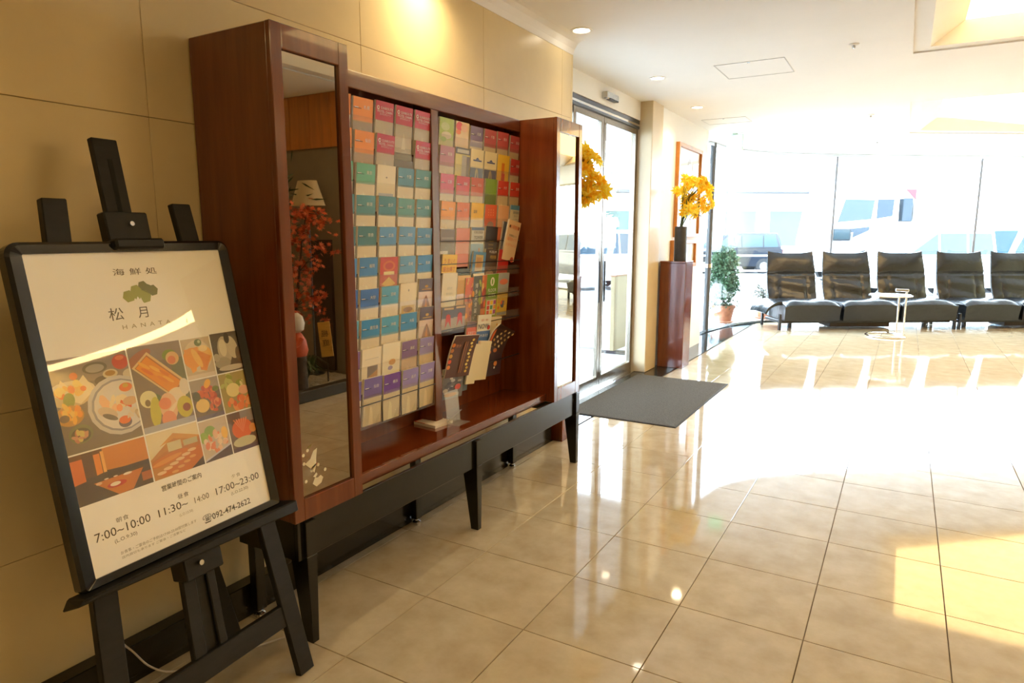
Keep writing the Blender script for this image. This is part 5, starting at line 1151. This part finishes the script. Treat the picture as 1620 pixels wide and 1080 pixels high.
# figurine on a stump
fg = empty('figurine', (1.06+0.03, 4.2, 0.08)); tag(fg, 'small doll figurine with white head and red robe on a stump in the gravel bed', 'figurine')
x0, y0_ = 1.12, 4.2
b = MB(); b.lathe((x0, y0_, 0.07), [(0.085, 0), (0.08, 0.33), (0.07, 0.34)], 14); b.build('stump', M_BARK, fg, smooth=True)
b = MB(); b.lathe((x0, y0_, 0.41), [(0.085, 0), (0.10, 0.05), (0.085, 0.14), (0.05, 0.20), (0.03, 0.22)], 18); b.build('robe', pbr('red_robe', (0.65, 0.12, 0.05), 0.5, var=0.2, scale=12), fg, smooth=True)
b = MB(); b.lathe((x0, y0_, 0.62), [(0.03, 0), (0.068, 0.03), (0.078, 0.09), (0.062, 0.15), (0.02, 0.185), (0.004, 0.19)], 18); b.build('head', pbr('white_ceramic', (0.72, 0.66, 0.58), 0.4), fg, smooth=True)
for s in (-1, 1):
    b = MB(); b.tube([(x0-0.05*0.4+0.07*s, y0_-0.02, 0.58), (x0+0.085*s, y0_-0.05, 0.53), (x0+0.06*s, y0_-0.085, 0.50)], [0.022, 0.02, 0.014], 8); b.build('arm', pbr('red_robe', (0.65, 0.12, 0.05)), fg, smooth=True)
b = MB(); b.lathe((x0, y0_, 0.805), [(0.02, 0), (0.018, 0.012), (0.003, 0.02)], 10); b.build('topknot', pbr('red_robe', (0.65, 0.12, 0.05)), fg, smooth=True)
# wooden plaque
pq = empty('garden_plaque', (1.19, 4.62, 0.08)); tag(pq, 'yellow wooden name plaque on a stake in the gravel bed', 'plaque')
b = MB(); b.T = Matrix.Translation((1.19, 4.62, 0.5)) @ Matrix.Rotation(0.12, 4, 'Y') @ Matrix.Rotation(-0.6, 4, 'Z'); b.box(-0.058, 0.058, -0.008, 0.008, -0.17, 0.17); pb_ = b.build('board', pbr('yellow_wood', (0.62, 0.36, 0.07), 0.5, var=0.15, scale=5, stretch=(1, 1, 6)), pq, bevel=0.003)
b2_ = MB(b.T)
for k, c in enumerate('楓庭'): text_mesh(b2_, c, (0, -0.0090, 0.03-0.09*k), (1, 0, 0), (0, 0, 1), 0.07)
b2_.build('lettering', flat(60, 40, 20), pb_)['kind'] = 'stuff'
b = MB(); b.tube([(1.19, 4.635, 0.07), (1.19, 4.63, 0.36)], 0.008, 6); b.build('stake', M_BARK, pq)
# low shrub, bamboo, standing lamp
def blade_plant(name, loc, n, h, sp, mat, label, cat, seed, wd=0.012):
    t = empty(name, loc); tag(t, label, cat); q = random.Random(seed)
    f = MB()
    for k in range(n):
        a = q.uniform(0, 2*PI); d = Vector((math.cos(a), math.sin(a), 0)); s = Vector((-d.y, d.x, 0))*wd; ln = q.uniform(0.6, 1)
        p = Vector(loc)+d*0.02; m1 = p+d*sp*0.45*ln+Vector((0, 0, h*0.9*ln)); e = p+d*sp*ln+Vector((0, 0, h*q.uniform(0.35, 0.8)*ln))
        f.face([p-s*0.5, p+s*0.5, m1+s, m1-s]); f.face([m1-s, m1+s, e])
    kind(f.build('foliage', mat, t), 'stuff')
    b = MB(); b.tube([loc, (loc[0], loc[1], loc[2]+h*0.3)], 0.012, 6); b.build('stem', M_BARK, t)
    return t
blade_plant('low_shrub', (1.30, 4.42, 0.08), 60, 0.30, 0.26, M_LEAF, 'low dark green fern in the gravel bed beside the plaque', 'plant', 21)
bm_ = empty('bamboo', (1.85, 4.72, 0.08)); tag(bm_, 'slender bamboo with long hanging leaves in the gravel bed', 'plant')
for k in range(3):
    b = MB(); b.tube([(1.85+0.06*k, 4.72+0.03*k, 0.06), (1.83+0.05*k, 4.72, 1.2), (1.74+0.07*k, 4.70, 2.3)], [0.012, 0.010, 0.004], 8); b.build('cane', pbr('bamboo_cane', (0.15, 0.17, 0.06), 0.4), bm_, smooth=True)
f = MB(); q = random.Random(31)
for k in range(110):
    z_ = q.uniform(1.2, 2.35); p = Vector((1.78+q.gauss(0, 0.14), 4.68+q.gauss(0, 0.1), z_)); d = Vector((q.uniform(-1, 1), q.uniform(-1, 0.6), q.uniform(-1, 0.3))).normalized(); s = d.cross(Vector((0.3, 1, 0.2))).normalized()*0.009
    f.face([p, p+d*0.05+s, p+d*0.16, p+d*0.05-s])
kind(f.build('foliage', M_LEAF, bm_), 'stuff')
lm = empty('standing_lamp', (1.60, 4.86, 0.08)); tag(lm, 'standing lamp with pale tapered shade behind the maple', 'lamp')
b = MB(); b.tube([(1.60, 4.86, 0.07), (1.60, 4.86, 1.80)], 0.012, 8); b.build('pole', M_DARKSTEEL, lm)
b = MB(); b.rings([[(1.60+r*math.cos(2*PI*k/24), 4.86+r*math.sin(2*PI*k/24)*0.55, z) for k in range(24)] for r, z in ((0.21, 1.785), (0.115, 2.03))], cap=False); b.build('shade', pbr('lamp_shade', (0.62, 0.54, 0.38), 0.7), lm, smooth=True)
b = MB(); b.lathe((1.60, 4.86, 0.07), [(0.10, 0), (0.10, 0.015), (0.02, 0.03)], 18); b.build('base', M_DARKSTEEL, lm)

# ================================================================ THE STREET OUTSIDE
b = MB(); b.box(-80, 80, -30, 110, -0.30, -0.20)
kind(b.build('ground', M_ASPH), 'structure', 'grey asphalt of the street')
pv = MB()
o4 = offs(CURVE, -4.6)
inn = offs(CURVE, -0.14)
pl = [(p[0], p[1]) for p in inn] + [(p[0], p[1]) for p in reversed(o4)]
for i in range(len(inn)-1):
    pv.hexa([(inn[i][0], inn[i][1], -0.2), (inn[i+1][0], inn[i+1][1], -0.2), (o4[i+1][0], o4[i+1][1], -0.2), (o4[i][0], o4[i][1], -0.2)],
            [(inn[i][0], inn[i][1], -0.012), (inn[i+1][0], inn[i+1][1], -0.012), (o4[i+1][0], o4[i+1][1], -0.012), (o4[i][0], o4[i][1], -0.012)])
pv.box(-7.4, -2.76, 2.0, 8.0, -0.2, -0.012)
kind(pv.build('sidewalk', M_PAVE), 'structure', 'pale pavement outside the windows')

# entrance canopy over the pavement outside the doors
cn = empty('entrance_canopy', (-4.9, 6.2, 2.9)); tag(cn, 'flat grey canopy over the pavement outside the entrance doors', 'canopy')
b = MB(); b.box(-7.2, -2.77, 1.5, 10.4, 3.0, 3.3); b.build('roof_slab', pbr('canopy_soffit', (0.45, 0.46, 0.47), 0.6), cn, bevel=0.01)
b = MB(); b.box(-7.25, -7.2, 1.45, 10.45, 2.92, 3.35); b.build('fascia', pbr('canopy_fascia', (0.35, 0.45, 0.50), 0.4), cn)
for yy in (2.2, 9.9):
    b = MB(); b.tube([(-6.9, yy, -0.2), (-6.9, yy, 3.0)], 0.09, 14); b.build('column', M_STEEL, cn, smooth=True)
# guard rail
rl = empty('guard_rail', (-3.78, 17.0, -0.012)); tag(rl, 'white pipe guard rail along the pavement edge outside the window', 'railing')
def rp(s): return Vector((-3.9, 16.92, 0))+su*s
M_RAIL = pbr('rail_paint', (0.42, 0.44, 0.46), 0.4)
for z_ in (1.0, 0.63, 0.45):
    b = MB(); b.tube([rp(-7)+Vector((0, 0, z_)), rp(14)+Vector((0, 0, z_))], 0.022, 8); b.build('pipe', M_RAIL, rl, smooth=True)
for k in range(11):
    p = rp(-6.5+2*k); b = MB(); b.tube([p+Vector((0, 0, -0.012)), p+Vector((0, 0, 1.04))], 0.035, 8); b.build('post', M_RAIL, rl, smooth=True)

# vehicles
def vehicle(name, label, cat, p, head, L, W, body, cabin, paint, gl, wheels, wr, z0=-0.20, pillars=(), lights=True):
    """p: rear left ground corner of the near side; head: unit vector to the front. body, cabin: side profiles (x along length, z)"""
    hd = Vector(head); sd = Vector((hd.y, -hd.x, 0))      # towards the viewer's side when the car faces left
    if sd.dot(Vector((0, -1, 0))) < 0: sd = -sd
    T = Matrix((hd, -sd, Vector((0, 0, 1)))).transposed().to_4x4(); T.translation = Vector((p[0], p[1], z0))
    t = empty(name, (p[0], p[1], z0)); tag(t, label, cat)
    b = MB(T); b.hexa([(x, 0, z) for x, z in body], [(x, W, z) for x, z in body]); bo = b.build('body', paint, t, bevel=0.05, seg=2, smooth=True)
    if cabin:
        zc0 = min(z for x, z in cabin); zc1 = max(z for x, z in cabin)
        def ins(z): return 0.02+0.14*(z-zc0)/max(0.01, zc1-zc0)
        b = MB(T); b.hexa([(x, ins(z), z) for x, z in cabin], [(x, W-ins(z), z) for x, z in cabin]); b.build('cabin', paint, t, bevel=0.03, smooth=True)
        cxm = sum(x for x, z in cabin)/len(cabin); czm = (zc0+zc1)/2
        def sc(x, z): return cxm+(x-cxm)*0.90, czm+(z-czm)*0.74
        for side in (0, 1):
            xs = [sc(x, z) for x, z in cabin]; lo = min(x for x, z in xs); hi = max(x for x, z in xs)
            cuts = [lo]+[lo+(hi-lo)*f for f in pillars]+[hi]
            for a_, c_ in zip(cuts, cuts[1:]):
                base = xs if sum(xs[i][0]*xs[(i+1) % len(xs)][1]-xs[(i+1) % len(xs)][0]*xs[i][1] for i in range(len(xs))) > 0 else xs[::-1]
                pane = clip_poly(base, [(a_+0.03, -1), (c_-0.03, -1), (c_-0.03, 9), (a_+0.03, 9)])
                if len(pane) < 3: continue
                b = MB(T); b.face([(x, (ins(z)-0.012) if side == 0 else (W-ins(z)+0.012), z) for x, z in pane]); b.build('side_window', gl, t)
        srt = sorted(cabin, key=lambda q: q[0])
        fx = sorted([q for q in cabin if q[1] == zc0], key=lambda q: q[0]); tx = sorted([q for q in cabin if q[1] > zc1-0.06], key=lambda q: q[0])
        for nm, lo_, hi_, e in (('windscreen', fx[-1], tx[-1], 0.02), ('rear_window', fx[0], tx[0], -0.02)):
            pts = []
            for f_, w_ in ((0.12, 0), (0.12, 1), (0.88, 1), (0.88, 0)):
                x = lo_[0]+(hi_[0]-lo_[0])*f_+e*1.4; z = lo_[1]+(hi_[1]-lo_[1])*f_; i_ = ins(z)+0.06
                pts.append((x, i_ if w_ == 0 else W-i_, z))
            b = MB(T); b.face(pts); b.build(nm, gl, t)
    for wx in wheels:
        for yy in (-0.02, W-0.20):
            b = MB(T); prof = [(wr*0.55, 0), (wr, 0.02), (wr, 0.20), (wr*0.55, 0.22)]
            b.rings([[(wx+r*math.cos(2*PI*k/20), yy+y, wr+r*math.sin(2*PI*k/20)) for k in range(20)] for r, y in prof]); wl = b.build('wheel', M_RUBBER, t, smooth=True)
            b = MB(T); b.rings([[(wx+r*math.cos(2*PI*k/14), yy-0.004 if yy < 0 else yy+0.224, wr+r*math.sin(2*PI*k/14)) for k in range(14)] for r in (wr*0.55, 0.01)], cap=False); b.build('hubcap', M_STEEL, wl)
    if lights:
        zt = max(z for x, z in body)
        b = MB(T); b.box(-0.03, 0.03, 0.04, 0.16, zt-0.22, zt-0.04); b.box(-0.03, 0.03, W-0.16, W-0.04, zt-0.22, zt-0.04); b.build('tail_lights', flat(190, 30, 20), t)
        b = MB(T); b.box(L-0.05, L+0.01, 0.08, 0.32, zt-0.36, zt-0.22); b.box(L-0.05, L+0.01, W-0.32, W-0.08, zt-0.36, zt-0.22); b.build('headlights', M_STEEL, t)
        b = MB(T); b.box(cabin[-1][0] if False else L*0.62, L*0.62+0.14, -0.16, 0.0, 0.98, 1.14); b.build('door_mirror', paint, t, bevel=0.02)
    return t
LEFT = -su
suv_b = [(0, 0.32), (0, 1.08), (0.1, 1.12), (3.1, 1.10), (4.35, 0.98), (4.5, 0.70), (4.5, 0.32)]
suv_c = [(0.05, 1.09), (0.22, 1.80), (2.45, 1.80), (3.25, 1.09)]
vehicle('parked_suv', 'dark blue estate car on the street beyond the potted conifer', 'car', (-4.70, 32.0), LEFT, 4.5, 1.75, suv_b, suv_c, M_CARDARK, pbr('pale_suv_glass', (0.035, 0.065, 0.08), 0.1, spec=0.25), (0.85, 3.55), 0.34, pillars=(0.24, 0.58))
van_b = [(0, 0.30), (0, 1.05), (2.7, 1.02), (3.25, 0.92), (3.4, 0.6), (3.4, 0.30)]
van_c = [(0.03, 1.02), (0.12, 1.86), (1.75, 1.86), (2.75, 1.02)]
vehicle('white_compact_van', 'white compact van driving past in front of the tall truck', 'van', (2.22, 22.15), LEFT, 3.4, 1.5, van_b, van_c, M_CARWHITE, pbr('clear_van_glass', (0.045, 0.062, 0.062), 0.1, spec=0.25), (0.65, 2.75), 0.28, pillars=(0.30, 0.62))
car_b = [(0, 0.30), (0, 1.08), (3.3, 1.08), (4.3, 1.04), (4.5, 0.65), (4.5, 0.30)]
car_c = [(0.03, 1.07), (0.2, 1.95), (2.9, 1.95), (3.35, 1.07)]
vehicle('white_minivan', 'white minivan with blue tinted windscreen behind the compact van', 'van', (5.49, 26.49), LEFT, 4.5, 1.7, car_b, car_c, M_CARWHITE, pbr('blue_windscreen', (0.008, 0.036, 0.065), 0.12, spec=0.25), (0.85, 3.55), 0.32, pillars=(0.4, 0.75))
vehicle('silver_hatchback', 'silver hatchback parked beyond the entrance doors', 'car', (-7.0, 20.5), (-0.6, -0.8, 0), 4.0, 1.6, van_b, van_c, pbr('silver_paint', (0.4, 0.42, 0.44), 0.25, coat=0.5), M_CARGLASS2, (0.65, 2.75), 0.29, pillars=(0.35, 0.68))
vehicle('black_pickup', 'black car parked outside the far end of the street window', 'car', (8.4, 22.6), LEFT, 4.5, 1.8, suv_b, suv_c, pbr('black_car_paint', (0.012, 0.012, 0.014), 0.2, coat=0.6), M_CARGLASS2, (0.85, 3.55), 0.34, pillars=(0.24, 0.58))
# tall truck
tk = empty('delivery_truck', (-2.25, 24.4, -0.2)); tag(tk, 'tall white delivery truck with cab side windows on the street', 'truck')
T = Matrix((su, sv, Vector((0, 0, 1)))).transposed().to_4x4(); T.translation = Vector((-2.25, 24.4, -0.2))
cab_p = [(0.05, 0.55), (0, 1.5), (0.22, 2.75), (0.45, 3.35), (2.35, 3.42), (2.4, 0.55)]
b = MB(T); b.hexa([(x, 0, z) for x, z in cab_p], [(x, 2.3, z) for x, z in cab_p]); b.build('cab', M_CARWHITE, tk, bevel=0.06, smooth=True)
def sp(nm, pts, mt, yy=-0.012):
    b = MB(T); b.extrude([(x, yy, z) for x, z in pts], (0, 0.02, 0)); return b.build(nm, mt, tk)
sp('door_window', [(0.30, 2.12), (1.42, 2.22), (1.50, 2.84), (0.52, 2.86)], pbr('pale_green_truck_glass', (0.028, 0.052, 0.056), 0.1, spec=0.25))
sp('quarter_window', [(1.60, 2.24), (2.12, 2.32), (2.15, 2.86), (1.60, 2.86)], M_CARGLASS2)
sp('lower_window', [(0.62, 1.52), (1.38, 1.86), (1.38, 1.98), (0.62, 1.90)], M_CARGLASS2)
sp('wheel_arch', [(0.85, 0.90), (1.15, 1.18), (1.30, 1.22), (1.30, 0.90)], M_CARGLASS2)
b = MB(T); b.box(-0.02, 0.62, -0.32, -0.20, 1.52, 1.92); mr_ = b.build('mirror_housing', M_CARDARK, tk, bevel=0.03)
b = MB(T); b.box(0.04, 0.56, -0.335, -0.32, 1.57, 1.87); b.build('mirror_glass', pbr('mirror_glass_blue', (0.022, 0.044, 0.055), 0.12, spec=0.25), mr_)
b = MB(T); b.tube([(0.62, -0.25, 1.75), (0.80, -0.05, 1.78), (0.80, 0.0, 1.5)], 0.03, 6); b.build('mirror_arm', M_PLASTIC, tk)
b = MB(T); b.box(2.50, 2.82, 0.05, 0.5, 2.15, 2.90); b.build('air_intake', M_CARGLASS2, tk, bevel=0.02)
b = MB(T); b.extrude([(2.50, -0.01, 3.18), (2.86, -0.01, 3.18), (2.86, -0.01, 2.85)], (0, 0.02, 0)); b.build('red_marker', flat(120, 30, 40), tk)
b = MB(T); b.box(2.90, 9.0, 0.0, 2.35, 0.95, 3.75); b.build('cargo_box', M_CARWHITE, tk, bevel=0.03)
b = MB(T); b.box(0.3, 9.0, 0.5, 1.8, 0.55, 0.95); b.build('chassis', M_BLKMETAL, tk)
for wx in (1.3, 6.3, 7.5):
    for yy in (0.0, 2.05):
        b = MB(T); b.rings([[(wx+r*math.cos(2*PI*k/20), yy+y, 0.5+r*math.sin(2*PI*k/20)) for k in range(20)] for r, y in ((0.28, 0), (0.5, 0.03), (0.5, 0.25), (0.28, 0.28))]); b.build('wheel', M_RUBBER, tk, smooth=True)

# buildings across the street
def building(name, label, T, L, Hh, wins, extra=None):
    t = empty(name, tuple(T.translation)); tag(t, label, 'building')
    b = MB(T); b.box(0, L, 0, 8, 0, Hh); b.build('wall', M_BLDG, t)
    for (x0, x1, z0, z1, mt) in wins:
        b = MB(T); b.box(x0, x1, -0.06, 0.0, z0, z1); w_ = b.build('window', pbr('window_surround', (0.42, 0.44, 0.45), 0.5), t)
        b = MB(T); b.box(x0+0.08, x1-0.08, -0.075, -0.06, z0+0.08, z1-0.08); b.build('pane', mt, w_)
    return t
MG1 = pbr('far_green_glass', (0.075, 0.120, 0.112), 0.2, spec=0.2); MG2 = pbr('far_blue_glass', (0.115, 0.14, 0.15), 0.2, spec=0.2)
T = Matrix((su, sv, Vector((0, 0, 1)))).transposed().to_4x4(); T.translation = Vector((-22.0, 33.5, -0.2))
wins = []
for k in range(12):
    wins.append((1.0+3.3*k, 3.6+3.3*k, 1.0, 3.2, MG1 if k % 3 else MG2)); wins.append((1.0+3.3*k, 3.6+3.3*k, 4.8, 5.9, MG2))
bl = building('street_building', 'pale low building with green glass shop fronts across the street', T, 42, 6.4, wins)
b = MB(T); b.box(0, 42, -1.2, 0, 4.15, 4.30); b.build('canopy', pbr('canopy_grey', (0.06, 0.062, 0.065), 0.6), bl)
for (x0, x1, z0, z1, c) in ((20.6, 21.6, 2.45, 3.1, (110, 26, 30)), (21.9, 23.6, 3.2, 4.0, (130, 80, 76)), (20.5, 21.8, 0.9, 2.3, (150, 140, 140)), (23.8, 24.6, 0.8, 3.0, (120, 120, 122))):
    b = MB(T); b.box(x0, x1, -0.25, -0.08, z0, z1); b.build('shop_sign', flat(*c), bl, bevel=0.02)
T2 = Matrix((Vector((0, 1, 0)), Vector((-1, 0, 0)), Vector((0, 0, 1)))).transposed().to_4x4(); T2.translation = Vector((-13.5, 2.0, -0.2))
wins = []
for k in range(7): wins += [(1.0+3.4*k, 3.4+3.4*k, 0.9, 3.1, MG2), (1.0+3.4*k, 3.4+3.4*k, 4.6, 6.6, MG2)]
building('side_building', 'pale building with tall blue glass windows facing the entrance doors', T2, 26, 7.4, wins)
# beige board standing outside the doors
sg = empty('standing_board', (-3.15, 8.3, -0.012)); tag(sg, 'beige standing board on dark feet outside the entrance doors', 'board')
b = MB(); b.box(-3.19, -3.13, 7.95, 8.85, 0.03, 0.985); b.build('panel', pbr('beige_board', (0.30, 0.24, 0.13), 0.5, var=0.08, scale=4), sg, bevel=0.006)
b = MB(); b.box(-3.20, -3.12, 7.94, 8.86, 0.985, 1.0); b.build('top_rail', pbr('red_brown_rail', (0.35, 0.16, 0.08), 0.5), sg)
for yy in (7.98, 8.72):
    b = MB(); b.box(-3.36, -2.98, yy, yy+0.09, -0.012, 0.03); b.build('foot', M_BLKMETAL, sg, bevel=0.006)

# potted plants on the pavement behind the glass
def pot(t, x, y, r, h, z0=-0.012):
    b = MB(); b.lathe((x, y, z0), [(r*0.70, 0.03), (r*0.92, h*0.82), (r, h*0.83), (r*1.02, h), (r*0.9, h), (r*0.88, h*0.9), (0.001, h*0.88)], 26); b.build('pot', M_TERRA, t, smooth=True)
    b = MB(); b.lathe((x, y, z0), [(r*0.9, 0), (r*0.98, 0.03), (r*0.8, 0.032), (0.001, 0.03)], 26); b.build('saucer', M_TERRA, t, smooth=True)
    b = MB(); b.lathe((x, y, z0+h*0.9), [(r*0.89, 0), (0.001, 0.01)], 20); b.build('soil', M_SOIL, t)
def leafy(mb, c, s, q, n=1):
    for _ in range(n):
        d = Vector((q.gauss(0, 1), q.gauss(0, 1), q.gauss(0.3, 1))).normalized(); sd = d.orthogonal().normalized(); sd = (sd*math.cos(q.random()*6.28)+d.cross(sd)*math.sin(q.random()*6.28))*s*0.28
        mb.face([c, c+d*s*0.5+sd, c+d*s, c+d*s*0.5-sd])
pc = empty('potted_conifer', (-2.68, 11.97, -0.012)); tag(pc, 'bushy blue green conifer in a terracotta pot outside the glass', 'potted plant')
pot(pc, -2.68, 11.97, 0.20, 0.30)
b = MB(); b.tube([(-2.68, 11.97, 0.25), (-2.70, 11.97, 0.6), (-2.72, 11.96, 1.1)], [0.025, 0.02, 0.008], 8); b.build('trunk', M_BARK, pc)
q = random.Random(51); f = MB()
for k in range(5200):
    t_ = q.random(); z_ = 0.40+0.88*t_; r_ = 0.25*math.sin(PI*(0.12+0.80*t_))**0.7*math.sqrt(q.random())*(1+0.15*math.sin(9*t_)); a = q.uniform(0, 2*PI)
    leafy(f, Vector((-2.70+r_*math.cos(a)*1.05, 11.97+r_*math.sin(a), z_)), q.uniform(0.04, 0.075), q)
kind(f.build('foliage', M_CONIF, pc), 'stuff')
f = MB()
for k in range(420):
    a = q.uniform(0, 2*PI); r_ = q.uniform(0.05, 0.30); leafy(f, Vector((-2.66+r_*math.cos(a), 11.97+r_*math.sin(a), 0.33+q.gauss(0, 0.035)-max(0, r_-0.2)*0.8)), q.uniform(0.03, 0.05), q)
kind(f.build('trailing_leaves', M_LEAF, pc), 'stuff')
f = MB()
for k in range(60):
    a = q.uniform(0, 2*PI); r_ = q.uniform(0.05, 0.27); petal_flower(f, Vector((-2.66+r_*math.cos(a), 11.97+r_*math.sin(a), 0.37+q.gauss(0, 0.02))), (0.2, -1, 0.6), 0.014, q, 0)
kind(f.build('blossoms', [flat(240, 236, 236), flat(230, 220, 226)], pc), 'stuff')
ps = empty('potted_shrub', (-2.10, 12.95, -0.012)); tag(ps, 'sparse grey shrub in a terracotta pot behind the end of the sofa', 'potted plant')
pot(ps, -2.10, 12.95, 0.24, 0.30)
f = MB(); tw = MB()
for k in range(46):
    a = q.uniform(0, 2*PI); ln = q.uniform(0.2, 0.42); e = Vector((-2.10+ln*math.cos(a)*0.95, 12.95+ln*math.sin(a)*0.8, 0.34+q.uniform(0.02, 0.28)))
    tw.tube([(-2.10, 12.95, 0.26), Vector((-2.10, 12.95, 0.34)).lerp(e, 0.5)+Vector((0, 0, 0.05)), e], 0.003, 4)
    for s_ in (0.4, 0.55, 0.7, 0.85, 1.0): leafy(f, Vector((-2.10, 12.95, 0.34)).lerp(e, s_), 0.04, q, 3)
kind(tw.build('twigs', M_BARK, ps), 'stuff'); kind(f.build('foliage', pbr('grey_green_leaf', (0.12, 0.13, 0.09), 0.6), ps), 'stuff')
